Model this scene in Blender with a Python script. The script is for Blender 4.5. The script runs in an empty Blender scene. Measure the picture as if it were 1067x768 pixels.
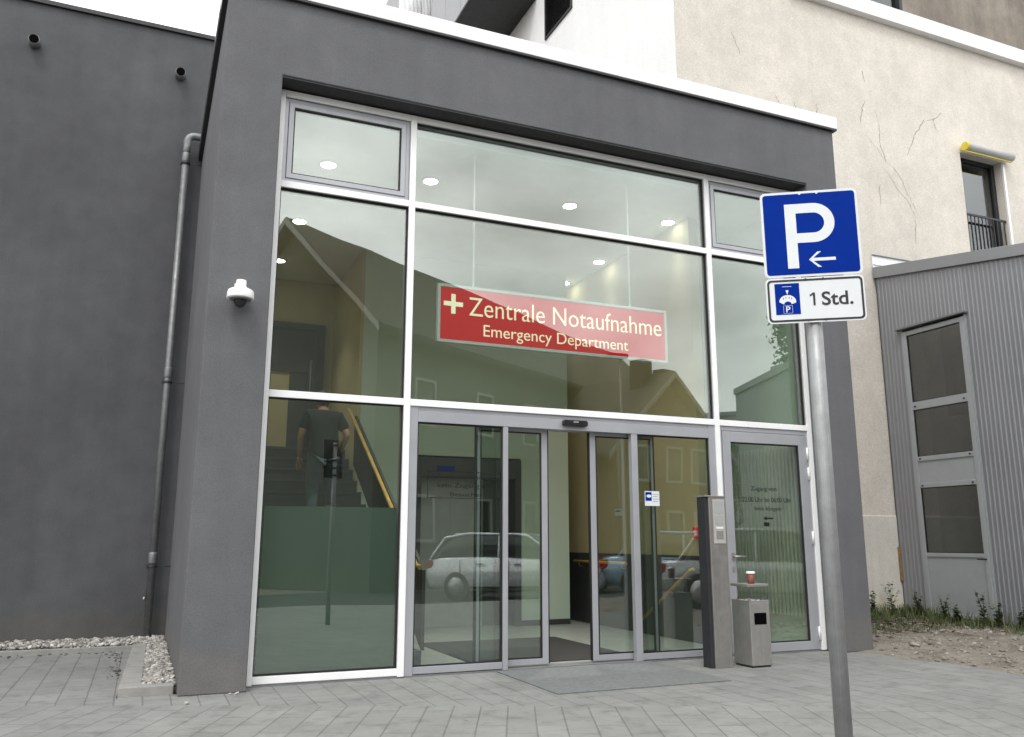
import bpy, math, random
from mathutils import Vector, Matrix
random.seed(7)
S = bpy.context.scene
COL = S.collection
R = math.radians

# ------------------------------------------------------------------ materials
def new_mat(name):
    m = bpy.data.materials.new(name); m.use_nodes = True
    nt = m.node_tree; nt.nodes.clear()
    out = nt.nodes.new('ShaderNodeOutputMaterial')
    return m, nt, out

def N(nt, t, **kw):
    n = nt.nodes.new(t)
    for k, v in kw.items():
        if hasattr(n, k): setattr(n, k, v)
        else: n.inputs[k].default_value = v
    return n

def L(nt, a, b): nt.links.new(a, b)

def coords(nt, rot=0.0, scale=(1, 1, 1), world=True):
    if world: src = N(nt, 'ShaderNodeNewGeometry').outputs['Position']
    else: src = N(nt, 'ShaderNodeTexCoord').outputs['Object']
    mp = N(nt, 'ShaderNodeMapping'); mp.inputs['Rotation'].default_value = (0, 0, rot)
    mp.inputs['Scale'].default_value = scale
    L(nt, src, mp.inputs['Vector'])
    return mp.outputs['Vector']

def ramp(nt, fac, stops):
    r = N(nt, 'ShaderNodeValToRGB')
    while len(r.color_ramp.elements) < len(stops): r.color_ramp.elements.new(0.5)
    for e, (p, c) in zip(r.color_ramp.elements, stops):
        e.position = p
        e.color = (c, c, c, 1) if not isinstance(c, tuple) else (*c, 1)
    L(nt, fac, r.inputs['Fac'])
    return r.outputs['Color']

def mult(nt, a, b, fac=1.0, mode='MULTIPLY'):
    m = N(nt, 'ShaderNodeMix', data_type='RGBA', blend_type=mode)
    m.inputs[0].default_value = fac
    for i, v in ((6, a), (7, b)):
        if isinstance(v, tuple): m.inputs[i].default_value = (*v, 1)
        else: L(nt, v, m.inputs[i])
    return m.outputs[2]

def noise(nt, vec, scale, detail=4, rough=.55):
    n = N(nt, 'ShaderNodeTexNoise'); n.inputs['Scale'].default_value = scale
    n.inputs['Detail'].default_value = detail; n.inputs['Roughness'].default_value = rough
    L(nt, vec, n.inputs['Vector'])
    return n.outputs['Fac']

def simple(name, col, rough=.5, metal=0.0, var=.08, vscale=6.0, bump=0.0, bscale=80.0, spec=.5, coat=0.0):
    """one base colour broken up by two scales of noise, with an optional fine bump"""
    m, nt, out = new_mat(name)
    b = N(nt, 'ShaderNodeBsdfPrincipled'); L(nt, b.outputs[0], out.inputs[0])
    v = coords(nt)
    f1 = ramp(nt, noise(nt, v, vscale), [(.3, 1 - var), (.7, 1 + var)])
    c = mult(nt, f1, tuple(col))
    L(nt, c, b.inputs['Base Color'])
    rr = ramp(nt, noise(nt, v, vscale * 3), [(.3, max(0, rough - .07)), (.7, min(1, rough + .07))])
    L(nt, rr, b.inputs['Roughness'])
    b.inputs['Metallic'].default_value = metal
    b.inputs['Specular IOR Level'].default_value = spec
    b.inputs['Coat Weight'].default_value = coat
    if bump:
        bp = N(nt, 'ShaderNodeBump'); bp.inputs['Strength'].default_value = bump; bp.inputs['Distance'].default_value = .004
        L(nt, noise(nt, v, bscale, 6), bp.inputs['Height']); L(nt, bp.outputs[0], b.inputs['Normal'])
    return m

def plaster(name, col, stain=.12, streak=.06, bscale=230, bump=.5, spots=0.0):
    """rendered facade: grainy scratch plaster, cloudy tone, faint vertical run-off"""
    m, nt, out = new_mat(name)
    b = N(nt, 'ShaderNodeBsdfPrincipled'); L(nt, b.outputs[0], out.inputs[0])
    v = coords(nt)
    big = ramp(nt, noise(nt, v, .55, 5, .6), [(.28, 1 - stain), (.72, 1 + stain)])
    mid = ramp(nt, noise(nt, v, 4.0, 5, .6), [(.3, 1 - stain * .45), (.7, 1 + stain * .45)])
    fine = ramp(nt, noise(nt, v, bscale * .36, 3, .7), [(.28, .82), (.72, 1.18)])
    sx = N(nt, 'ShaderNodeSeparateXYZ'); L(nt, N(nt, 'ShaderNodeNewGeometry').outputs['Position'], sx.inputs[0])
    dz = N(nt, 'ShaderNodeMath', operation='MULTIPLY_ADD'); L(nt, noise(nt, v, 2.6, 6, .7), dz.inputs[0]); dz.inputs[1].default_value = -.55; L(nt, sx.outputs['Z'], dz.inputs[2])
    splash = ramp(nt, dz.outputs[0], [(.0, (1.10, 1.06, .97)), (.16, (1.0, 1.0, 1.0))])
    vs = coords(nt, scale=(3.2, 3.2, .16))
    run = ramp(nt, noise(nt, vs, 1.3, 4, .6), [(.35, 1 - streak), (.65, 1 + streak)])
    c = mult(nt, mult(nt, mult(nt, mult(nt, mult(nt, big, mid), fine), run), tuple(col)), splash)
    if spots:
        sp = ramp(nt, noise(nt, v, 9.0, 6, .7), [(.66, 0.0), (.74, 1.0)])
        mx = N(nt, 'ShaderNodeMix', data_type='RGBA'); L(nt, c, mx.inputs[6])
        mx.inputs[7].default_value = (col[0] * .78, col[1] * .76, col[2] * .72, 1)
        ml = N(nt, 'ShaderNodeMath', operation='MULTIPLY'); L(nt, sp, ml.inputs[0]); ml.inputs[1].default_value = spots
        L(nt, ml.outputs[0], mx.inputs[0]); c = mx.outputs[2]
    L(nt, c, b.inputs['Base Color'])
    b.inputs['Roughness'].default_value = .92; b.inputs['Specular IOR Level'].default_value = .25
    bp = N(nt, 'ShaderNodeBump'); bp.inputs['Strength'].default_value = bump; bp.inputs['Distance'].default_value = .004
    L(nt, noise(nt, v, bscale * .55, 4), bp.inputs['Height']); L(nt, bp.outputs[0], b.inputs['Normal'])
    return m

def paving(name, rot, bw, rh, base, joint=.006):
    """concrete slabs in running bond with per-slab tone, sooty blotches and open joints"""
    m, nt, out = new_mat(name)
    b = N(nt, 'ShaderNodeBsdfPrincipled'); L(nt, b.outputs[0], out.inputs[0])
    v = coords(nt, rot=rot)
    vw = coords(nt)
    wob = N(nt, 'ShaderNodeTexNoise'); wob.inputs['Scale'].default_value = 1.7; L(nt, v, wob.inputs['Vector'])
    off = N(nt, 'ShaderNodeVectorMath', operation='SCALE'); L(nt, wob.outputs['Color'], off.inputs[0]); off.inputs['Scale'].default_value = .010
    add = N(nt, 'ShaderNodeVectorMath', operation='ADD'); L(nt, v, add.inputs[0]); L(nt, off.outputs[0], add.inputs[1])
    br = N(nt, 'ShaderNodeTexBrick'); br.offset = .5; br.squash = 1
    br.inputs['Scale'].default_value = 1; br.inputs['Brick Width'].default_value = bw; br.inputs['Row Height'].default_value = rh
    br.inputs['Mortar Size'].default_value = joint; br.inputs['Mortar Smooth'].default_value = .35; br.inputs['Bias'].default_value = 0
    br.inputs['Color1'].default_value = (*[c * .94 for c in base], 1); br.inputs['Color2'].default_value = (*[c * 1.06 for c in base], 1)
    br.inputs['Mortar'].default_value = (base[0] * .68, base[1] * .67, base[2] * .63, 1)
    L(nt, add.outputs[0], br.inputs['Vector'])
    big = ramp(nt, noise(nt, vw, .8, 5, .65), [(.3, .84), (.7, 1.10)])
    grain = ramp(nt, noise(nt, vw, 140, 2), [(.25, .84), (.75, 1.15)])
    spot = ramp(nt, noise(nt, vw, 5, 6, .72), [(.30, .66), (.50, 1.0)])
    c = mult(nt, mult(nt, mult(nt, br.outputs['Color'], big), grain), spot)
    sm_ = ramp(nt, noise(nt, coords(nt, rot=rot, scale=(.45, 2.6, 1)), 3.2, 6, .68), [(.46, 0.0), (.70, .38)])
    mxs = N(nt, 'ShaderNodeMix', data_type='RGBA'); L(nt, sm_, mxs.inputs[0]); L(nt, c, mxs.inputs[6]); mxs.inputs[7].default_value = (base[0] * .70, base[1] * .68, base[2] * .63, 1); c = mxs.outputs[2]
    gum = N(nt, 'ShaderNodeTexVoronoi'); gum.inputs['Scale'].default_value = 2.3; L(nt, vw, gum.inputs['Vector'])
    dots = ramp(nt, gum.outputs['Distance'], [(.028, .62), (.045, 1.0)])
    c = mult(nt, c, dots)
    L(nt, c, b.inputs['Base Color'])
    rr = ramp(nt, noise(nt, vw, 3, 5), [(.3, .62), (.7, .85)]); L(nt, rr, b.inputs['Roughness'])
    inv = N(nt, 'ShaderNodeMath', operation='SUBTRACT'); inv.inputs[0].default_value = 1; L(nt, br.outputs['Fac'], inv.inputs[1])
    ad = N(nt, 'ShaderNodeMath', operation='MULTIPLY_ADD'); L(nt, noise(nt, vw, 90, 4), ad.inputs[0]); ad.inputs[1].default_value = .14; L(nt, inv.outputs[0], ad.inputs[2])
    bp = N(nt, 'ShaderNodeBump'); bp.inputs['Strength'].default_value = .7; bp.inputs['Distance'].default_value = .006
    L(nt, ad.outputs[0], bp.inputs['Height']); L(nt, bp.outputs[0], b.inputs['Normal'])
    return m

def glass(name, tint=(.87, .925, .885), r0=.145, gtint=(.975, 1, .985)):
    """coated pane: see-through, with an angle dependent mirror share on each face"""
    m, nt, out = new_mat(name)
    lw = N(nt, 'ShaderNodeLayerWeight'); lw.inputs['Blend'].default_value = .5
    pw = N(nt, 'ShaderNodeMath', operation='POWER'); L(nt, lw.outputs['Facing'], pw.inputs[0]); pw.inputs[1].default_value = 5
    ma = N(nt, 'ShaderNodeMath', operation='MULTIPLY_ADD'); L(nt, pw.outputs[0], ma.inputs[0]); ma.inputs[1].default_value = 1 - r0; ma.inputs[2].default_value = r0
    tr = N(nt, 'ShaderNodeBsdfTransparent'); tr.inputs[0].default_value = (*tint, 1)
    gl = N(nt, 'ShaderNodeBsdfGlossy'); gl.inputs['Roughness'].default_value = 0.0; gl.inputs[0].default_value = (*gtint, 1)
    v = coords(nt)
    bp = N(nt, 'ShaderNodeBump'); bp.inputs['Strength'].default_value = .11; bp.inputs['Distance'].default_value = .02
    L(nt, noise(nt, v, .9, 1), bp.inputs['Height']); L(nt, bp.outputs[0], gl.inputs['Normal'])
    mx = N(nt, 'ShaderNodeMixShader'); L(nt, ma.outputs[0], mx.inputs[0]); L(nt, tr.outputs[0], mx.inputs[1]); L(nt, gl.outputs[0], mx.inputs[2])
    L(nt, mx.outputs[0], out.inputs[0])
    return m

def frosted(name, col):
    m, nt, out = new_mat(name)
    d = N(nt, 'ShaderNodeBsdfDiffuse'); d.inputs[0].default_value = (*col, 1)
    t = N(nt, 'ShaderNodeBsdfTranslucent'); t.inputs[0].default_value = (*[c * 1.1 for c in col], 1)
    mx = N(nt, 'ShaderNodeMixShader'); mx.inputs[0].default_value = .5
    L(nt, d.outputs[0], mx.inputs[1]); L(nt, t.outputs[0], mx.inputs[2]); L(nt, mx.outputs[0], out.inputs[0])
    return m

def emit(name, col, s):
    m, nt, out = new_mat(name)
    e = N(nt, 'ShaderNodeEmission'); e.inputs[0].default_value = (*col, 1); e.inputs[1].default_value = s
    L(nt, e.outputs[0], out.inputs[0]); return m

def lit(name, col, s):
    """painted plastic with a weak glow added to lift its brightness"""
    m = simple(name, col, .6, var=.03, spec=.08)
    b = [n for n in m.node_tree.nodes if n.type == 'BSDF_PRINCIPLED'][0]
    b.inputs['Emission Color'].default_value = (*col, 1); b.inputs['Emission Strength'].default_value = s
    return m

def brushed(name, col, rough=.34, metal=.9, mot=.06):
    m, nt, out = new_mat(name)
    b = N(nt, 'ShaderNodeBsdfPrincipled'); L(nt, b.outputs[0], out.inputs[0])
    v = coords(nt, scale=(90, 90, 1.2))
    f = ramp(nt, noise(nt, v, 2.0, 5, .7), [(.3, .86), (.7, 1.1)])
    sm = ramp(nt, noise(nt, coords(nt), 14, 6, .7), [(.3, 1 - 1.6 * mot), (.7, 1 + mot)])
    L(nt, mult(nt, mult(nt, f, sm), tuple(col)), b.inputs['Base Color'])
    b.inputs['Metallic'].default_value = metal
    rr = ramp(nt, noise(nt, coords(nt), 12, 5), [(.3, rough - .06), (.7, rough + .12)]); L(nt, rr, b.inputs['Roughness'])
    bp = N(nt, 'ShaderNodeBump'); bp.inputs['Strength'].default_value = .12; bp.inputs['Distance'].default_value = .002
    L(nt, noise(nt, v, 2.0, 4), bp.inputs['Height']); L(nt, bp.outputs[0], b.inputs['Normal'])
    return m

def stones(name, cols):
    """loose stone: tone varies from pebble to pebble (per mesh island) with fine grain"""
    m, nt, out = new_mat(name)
    b = N(nt, 'ShaderNodeBsdfPrincipled'); L(nt, b.outputs[0], out.inputs[0])
    g = N(nt, 'ShaderNodeNewGeometry')
    c = ramp(nt, g.outputs['Random Per Island'], [(i / (len(cols) - 1), c) for i, c in enumerate(cols)])
    c = mult(nt, c, ramp(nt, noise(nt, coords(nt), 90, 4), [(.3, .8), (.7, 1.15)]))
    L(nt, c, b.inputs['Base Color']); b.inputs['Roughness'].default_value = .85
    return m

def soil(name):
    m, nt, out = new_mat(name)
    b = N(nt, 'ShaderNodeBsdfPrincipled'); L(nt, b.outputs[0], out.inputs[0])
    v = coords(nt)
    c1 = ramp(nt, noise(nt, v, 2.2, 8, .7), [(.3, (.10, .085, .065)), (.5, (.23, .205, .17)), (.72, (.31, .28, .235))])
    gr = ramp(nt, noise(nt, v, 60, 5, .7), [(.3, .62), (.7, 1.3)])
    L(nt, mult(nt, c1, gr), b.inputs['Base Color']); b.inputs['Roughness'].default_value = .95
    bp = N(nt, 'ShaderNodeBump'); bp.inputs['Strength'].default_value = .9; bp.inputs['Distance'].default_value = .02
    L(nt, noise(nt, v, 45, 6, .7), bp.inputs['Height']); L(nt, bp.outputs[0], b.inputs['Normal'])
    return m

M = {}
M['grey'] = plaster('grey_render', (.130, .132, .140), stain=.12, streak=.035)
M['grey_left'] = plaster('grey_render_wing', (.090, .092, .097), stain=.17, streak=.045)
M['cream'] = plaster('cream_render', (.635, .593, .53), stain=.12, streak=.022, spots=.45, bscale=150)
M['plinth'] = plaster('plinth_render', (.64, .61, .555), stain=.07, streak=.05)
M['white_render'] = plaster('white_render', (.80, .80, .79), stain=.03, streak=.02, bump=.2)
M['concrete'] = plaster('weathered_concrete', (.215, .19, .16), stain=.30, streak=.13, spots=.6)
M['coping'] = simple('white_coated_coping', (.84, .84, .84), .4, var=.03)
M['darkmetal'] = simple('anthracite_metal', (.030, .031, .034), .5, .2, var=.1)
M['soffit'] = simple('dark_soffit', (.028, .029, .031), .6, var=.15)
M['whitealu'] = simple('white_aluminium', (.88, .88, .88), .34, var=.04, vscale=3)
M['alu'] = simple('silver_grey_aluminium', (.40, .405, .43), .36, .25, var=.05, vscale=3)
M['alu_dark'] = simple('shadow_grey_aluminium', (.20, .205, .215), .42, .25, var=.06)
M['gasket'] = simple('black_rubber_gasket', (.012, .012, .013), .6, var=.1)
M['glass'] = glass('coated_window_glass')
M['doorglass'] = glass('door_glass', tint=(.85, .90, .865), r0=.135)
M['darkglass'] = glass('smoked_glass', tint=(.40, .43, .45), r0=.13)
M['film'] = frosted('green_frosted_film', (.185, .245, .205))
M['galv'] = brushed('galvanised_zinc', (.22, .228, .228), .5, .6, .14)
M['steel'] = brushed('brushed_stainless', (.42, .405, .385), .34, .8)
M['steel_light'] = brushed('worn_stainless', (.43, .42, .40), .42, .75)
M['pole'] = brushed('galvanised_pole', (.285, .29, .292), .48, .45, .11)
M['panel'] = simple('satin_metal_plate', (.52, .50, .47), .4, .3, var=.06, vscale=20)
M['white'] = simple('white_plastic', (.80, .80, .79), .38, var=.03)
M['black'] = simple('black_plastic', (.012, .012, .012), .3, var=.1)
M['void'] = simple('unlit_opening', (.004, .004, .004), 1.0, spec=0)
M['dome'] = simple('smoked_dome', (.015, .016, .017), .08, var=.05)
M['signblue'] = simple('traffic_blue', (.0006, .025, .262), .6, var=.05, vscale=14, spec=.06)
M['signwhite'] = simple('traffic_white', (.72, .74, .76), .36, var=.03, vscale=14)
M['signgreen'] = simple('number_yellow', (.75, .73, .55), .4, var=.03)
M['signback'] = simple('sign_back_aluminium', (.028, .028, .03), .7, .1, var=.06)
M['red'] = lit('emergency_red', (.66, .006, .006), .22)  # weak glow added so the red and the letters look brighter
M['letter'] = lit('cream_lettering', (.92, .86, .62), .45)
M['signframe'] = simple('sign_frame', (.70, .71, .70), .4, var=.03)
M['paleinside'] = simple('pale_green_wall_paint', (.60, .70, .585), .8, var=.03, vscale=1.2)
M['yellowinside'] = simple('yellow_wall_paint', (.58, .49, .29), .8, var=.05, vscale=1.2)
M['ceiling'] = simple('white_ceiling_paint', (.82, .84, .82), .85, var=.03)
M['lino'] = simple('grey_lino', (.33, .345, .33), .4, var=.08, vscale=3)
M['dado'] = simple('grey_wall_protection', (.055, .06, .062), .45, var=.06)
M['lift'] = simple('lift_steel', (.46, .48, .47), .4, .35, var=.06)
M['liftframe'] = simple('dark_lift_frame', (.065, .067, .067), .45, var=.1)
M['wood'] = simple('handrail_beech', (.56, .36, .10), .4, var=.14, vscale=8)
M['stair'] = simple('dark_stair_stone', (.045, .043, .04), .6, var=.15)
M['insidemat'] = simple('dark_entrance_mat', (.035, .034, .033), .95, var=.2, vscale=60, bump=.6, bscale=300)
M['outmat'] = simple('grey_scraper_mat', (.155, .165, .165), .9, var=.16, vscale=22, bump=.7, bscale=240)
M['lamp'] = emit('downlight', (1, .98, .94), 14)
M['lampring'] = simple('lamp_ring', (.75, .75, .74), .4, var=.02)
M['slat'] = simple('grey_slat', (.62, .64, .54), .6, var=.06)
M['skin'] = simple('skin', (.42, .25, .17), .55, var=.05)
M['hair'] = simple('dark_hair', (.018, .014, .011), .6, var=.2, vscale=40)
M['shirt'] = simple('charcoal_shirt', (.009, .009, .011), .85, var=.2, vscale=14, bump=.3)
M['jeans'] = simple('washed_denim', (.065, .095, .115), .85, var=.15, vscale=18, bump=.3)
M['shoe'] = simple('dark_shoe', (.02, .02, .02), .5)
M['pave_near'] = paving('slab_paving_straight', R(90), .62, .207, (.226, .230, .222))
M['pave_field'] = paving('slab_paving_angled', R(-66.5), .50, .205, (.226, .230, .220))
M['asphalt'] = simple('asphalt', (.05, .05, .052), .85, var=.2, vscale=9, bump=.6, bscale=120)
M['kerb'] = simple('concrete_kerb', (.27, .265, .25), .85, var=.14, vscale=9, bump=.7, bscale=120)
M['soil'] = soil('gravelly_soil')
M['under'] = simple('gravel_bed', (.14, .13, .115), .95, var=.3, vscale=30, bump=.8)
M['pebbles'] = stones('pale_gravel_stone', [(.16, .155, .145), (.34, .325, .295), (.25, .24, .22), (.48, .465, .43), (.30, .28, .25), (.11, .105, .10), (.62, .60, .56)])
M['rubble'] = stones('brown_rubble_stone', [(.13, .11, .09), (.27, .245, .21), (.19, .17, .145), (.36, .33, .29), (.08, .072, .06)])
M['leaf'] = stones('weed_leaf', [(.028, .055, .014), (.05, .09, .022), (.16, .14, .07), (.075, .12, .035), (.10, .12, .04)])
M['treeleaf'] = stones('tree_leaf', [(.02, .045, .012), (.035, .07, .018), (.055, .095, .025)])
M['bark'] = simple('bark', (.09, .07, .05), .9, var=.25, vscale=14, bump=.8)
M['litter'] = stones('dead_leaf', [(.05, .04, .028), (.10, .075, .045), (.03, .025, .02)])
M['shed'] = simple('grey_trapezoid_sheet', (.262, .27, .285), .42, .3, var=.05, vscale=1.4)
M['sheddoor'] = simple('pale_grey_door_paint', (.34, .36, .37), .42, .1, var=.04)
M['flash'] = simple('white_flashing', (.82, .82, .82), .4, var=.04)
M['board'] = simple('weathered_board', (.25, .155, .065), .8, var=.3, vscale=11, bump=.5)
M['yellowpl'] = simple('yellow_bracket', (.62, .52, .06), .45, var=.08)
M['roller'] = simple('grey_roller_cassette', (.42, .42, .42), .45, var=.05)
M['crack'] = simple('crack_line', (.33, .295, .255), .95, var=.3, vscale=20)
M['fascia'] = simple('grey_cladding_panel', (.30, .30, .315), .5, .1, var=.05)
M['shedwall'] = simple('shed_inside_wall', (.30, .35, .38), .9, var=.05)
M['dim'] = simple('dim_room', (.05, .05, .052), .9, var=.2, vscale=2)
M['cupred'] = simple('printed_paper_cup', (.19, .055, .04), .55, var=.45, vscale=90)
M['ash'] = simple('ash_sand', (.33, .32, .30), .95, var=.35, vscale=60, bump=.6)
M['h_grey'] = plaster('pale_house_render', (.115, .125, .11), stain=.1)
M['h_orange'] = plaster('orange_house_render', (.19, .125, .09), stain=.1)
M['h_white'] = plaster('white_block_render', (.50, .52, .52), stain=.08)
M['roof'] = simple('dark_roof_tiles', (.034, .033, .028), .8, var=.25, vscale=9, bump=.8, bscale=30)
M['verge'] = simple('white_verge_board', (.30, .30, .285), .5)
M['winframe'] = simple('white_window_frame', (.40, .40, .38), .5)
M['housepane'] = simple('dark_house_pane', (.02, .025, .028), .06, var=.1)
M['tyre'] = simple('tyre', (.015, .015, .015), .8)
M['rim'] = simple('alloy', (.42, .42, .43), .35, .8)
M['red_lens'] = simple('red_lens', (.35, .01, .01), .2)
M['headlight'] = simple('headlight_lens', (.65, .67, .7), .1)
for k, c in dict(silver=(.74, .75, .78), white=(.70, .71, .72), blue=(.24, .35, .47), dgrey=(.36, .37, .38)).items():
    M['car_' + k] = simple('car_paint_' + k, c, .25, .25, var=.02, coat=.8)

# ------------------------------------------------------------------ mesh builder
ORG = {}
class MB:
    def __init__(s): s.v = []; s.f = []; s.sm = []
    def add(s, vs, fs, smooth=False):
        o = len(s.v); s.v += [tuple(p) for p in vs]
        s.f += [tuple(o + i for i in f) for f in fs]; s.sm += [smooth] * len(fs)
        return s
    def box(s, x0, x1, y0, y1, z0, z1):
        vs = [(x, y, z) for z in (z0, z1) for y in (y0, y1) for x in (x0, x1)]
        return s.add(vs, [(0, 2, 3, 1), (4, 5, 7, 6), (0, 1, 5, 4), (2, 6, 7, 3), (0, 4, 6, 2), (1, 3, 7, 5)])
    def prism(s, poly, frame, d0, d1, smooth=False):
        """poly: (u,v) outline, counter-clockwise; frame(u,v,w)->xyz ; extruded w from d0 to d1"""
        n = len(poly)
        vs = [frame(u, v, d0) for u, v in poly] + [frame(u, v, d1) for u, v in poly]
        fs = [tuple(range(n - 1, -1, -1)), tuple(range(n, 2 * n))]
        s.add(vs, fs)
        o = len(s.v) - 2 * n
        for i in range(n):
            j = (i + 1) % n
            s.f.append((o + i, o + j, o + n + j, o + n + i)); s.sm.append(smooth)
        return s
    def ring(s, outer, inner, frame, d0, d1):
        n = len(outer)
        vs = [frame(*p, d) for d in (d0, d1) for p in outer] + [frame(*p, d) for d in (d0, d1) for p in inner]
        fs = []
        for i in range(n):
            j = (i + 1) % n
            fs += [(i, j, n + j, n + i), (2 * n + j, 2 * n + i, 3 * n + i, 3 * n + j),
                   (n + i, n + j, 3 * n + j, 3 * n + i), (j, i, 2 * n + i, 2 * n + j)]
        return s.add(vs, fs)
    def tube(s, pts, r, n=12, caps=True):
        pts = [Vector(p) for p in pts]
        rs = r if isinstance(r, (list, tuple)) else [r] * len(pts)
        rings = []; up = None
        for i, p in enumerate(pts):
            t = ((pts[min(i + 1, len(pts) - 1)] - p).normalized() + (p - pts[max(i - 1, 0)]).normalized())
            t = t.normalized() if t.length > 1e-9 else Vector((0, 0, 1))
            if up is None: up = Vector((1, 0, 0)) if abs(t.x) < .8 else Vector((0, 1, 0))
            a = (up - t * up.dot(t)).normalized(); b = t.cross(a); up = a
            rings.append([p + (a * math.cos(2 * math.pi * k / n) + b * math.sin(2 * math.pi * k / n)) * rs[i] for k in range(n)])
        vs = [q for rg in rings for q in rg]; fs = []
        for i in range(len(rings) - 1):
            for k in range(n):
                j = (k + 1) % n
                fs.append((i * n + k, i * n + j, (i + 1) * n + j, (i + 1) * n + k))
        s.add(vs, fs, True)
        if caps:
            o = len(s.v) - len(vs)
            s.f += [tuple(o + k for k in range(n - 1, -1, -1)), tuple(o + (len(rings) - 1) * n + k for k in range(n))]
            s.sm += [False, False]
        return s
    def lathe(s, c, prof, n=24, axis='z'):
        """prof: (radius, height) pairs along the axis from point c"""
        c = Vector(c)
        def P(r, h, a):
            x, y = r * math.cos(a), r * math.sin(a)
            return c + (Vector((x, y, h)) if axis == 'z' else Vector((x, h, y)) if axis == 'y' else Vector((h, x, y)))
        vs = [P(r, h, 2 * math.pi * k / n) for r, h in prof for k in range(n)]; fs = []
        for i in range(len(prof) - 1):
            for k in range(n):
                j = (k + 1) % n
                fs.append((i * n + k, i * n + j, (i + 1) * n + j, (i + 1) * n + k))
        s.add(vs, fs, True)
        o = len(s.v) - len(vs)
        s.f += [tuple(o + k for k in range(n - 1, -1, -1)), tuple(o + (len(prof) - 1) * n + k for k in range(n))]; s.sm += [False, False]
        return s
    def pebble(s, c, r, seed):
        rnd = random.Random(seed)
        t = (1 + 5 ** .5) / 2
        base = [(-1, t, 0), (1, t, 0), (-1, -t, 0), (1, -t, 0), (0, -1, t), (0, 1, t), (0, -1, -t), (0, 1, -t), (t, 0, -1), (t, 0, 1), (-t, 0, -1), (-t, 0, 1)]
        fs = [(0, 11, 5), (0, 5, 1), (0, 1, 7), (0, 7, 10), (0, 10, 11), (1, 5, 9), (5, 11, 4), (11, 10, 2), (10, 7, 6), (7, 1, 8), (3, 9, 4), (3, 4, 2), (3, 2, 6), (3, 6, 8), (3, 8, 9), (4, 9, 5), (2, 4, 11), (6, 2, 10), (8, 6, 7), (9, 8, 1)]
        sx, sy, sz = rnd.uniform(.7, 1.3), rnd.uniform(.7, 1.3), rnd.uniform(.45, .8); a = rnd.uniform(0, 6.28)
        tx = rnd.uniform(-.4, .4)
        vs = []
        for p in base:
            k = r / 1.9 * rnd.uniform(.82, 1.15)
            x, y, z = p[0] * sx * k, p[1] * sy * k, p[2] * sz * k
            x, y = x * math.cos(a) - y * math.sin(a), x * math.sin(a) + y * math.cos(a)
            vs.append((c[0] + x, c[1] + y, c[2] + z + tx * x))
        return s.add(vs, fs)
    def build(s, name, mat, parent=None, bevel=0.0, seg=2):
        me = bpy.data.meshes.new(name)
        o3 = ORG.get(parent.name, (0, 0, 0)) if parent else (0, 0, 0)
        me.from_pydata([(x - o3[0], y - o3[1], z - o3[2]) for x, y, z in s.v], [], s.f)
        me.polygons.foreach_set('use_smooth', s.sm); me.update()
        ob = bpy.data.objects.new(name, me); COL.objects.link(ob)
        if mat: me.materials.append(M[mat])
        if parent: ob.parent = parent; ORG[ob.name] = o3
        if bevel:
            b = ob.modifiers.new('bevel', 'BEVEL'); b.width = bevel; b.segments = seg; b.limit_method = 'ANGLE'; b.angle_limit = R(40)
            b.harden_normals = False
        return ob

def tag(o, label=None, cat=None, group=None, kind=None):
    if label: o['label'] = label
    if cat: o['category'] = cat
    if group: o['group'] = group
    if kind: o['kind'] = kind
    return o
def thing(name, loc, label, cat, group=None):
    o = bpy.data.objects.new(name, None); COL.objects.link(o); o.location = loc; o.empty_display_size = .2
    ORG[o.name] = tuple(loc)
    return tag(o, label, cat, group)
def struct(o): return tag(o, kind='structure')
def bx(*a): return MB().box(*a)
FY = lambda y: (lambda u, v, w: (u, y - w, v))            # a plate facing -y at depth y; w grows towards the street
def FX(x): return lambda u, v, w: (x - w, -u, v)           # a plate facing -x

def text(string, mat, parent, frame, box, w=.002, off=0.0, name='lettering', align=None):
    """letters as a thin mesh fitted into box=(u0,u1,v0,v1) of the frame"""
    cu = bpy.data.curves.new(name, 'FONT'); cu.body = string; cu.extrude = .01; cu.offset = off; cu.resolution_u = 5
    if align: cu.align_x = align
    tmp = bpy.data.objects.new('tmp', cu); COL.objects.link(tmp)
    dg = bpy.context.evaluated_depsgraph_get()
    me = bpy.data.meshes.new_from_object(tmp.evaluated_get(dg))
    bpy.data.objects.remove(tmp); bpy.data.curves.remove(cu)
    xs = [v.co.x for v in me.vertices]; ys = [v.co.y for v in me.vertices]
    x0, x1, y0, y1 = min(xs), max(xs), min(ys), max(ys)
    o3 = ORG.get(parent.name, (0, 0, 0))
    for v in me.vertices:
        u = box[0] + (v.co.x - x0) / (x1 - x0) * (box[1] - box[0]); t = box[2] + (v.co.y - y0) / (y1 - y0) * (box[3] - box[2])
        p = frame(u, t, w if v.co.z > 0 else 0.0)
        v.co = (p[0] - o3[0], p[1] - o3[1], p[2] - o3[2])
    me.materials.clear(); me.materials.append(M[mat])
    ob = bpy.data.objects.new(name, me); COL.objects.link(ob); ob.parent = parent; ORG[ob.name] = o3
    return ob

def rrect(u0, u1, v0, v1, r, n=6):
    pts = []
    for cx, cy, a0 in ((u1 - r, v0 + r, -90), (u1 - r, v1 - r, 0), (u0 + r, v1 - r, 90), (u0 + r, v0 + r, 180)):
        for k in range(n + 1):
            a = R(a0 + 90 * k / n); pts.append((cx + r * math.cos(a), cy + r * math.sin(a)))
    return pts
def arc(cx, cy, r, a0, a1, n): return [(cx + r * math.cos(R(a0 + (a1 - a0) * k / n)), cy + r * math.sin(R(a0 + (a1 - a0) * k / n))) for k in range(n + 1)]

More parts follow.
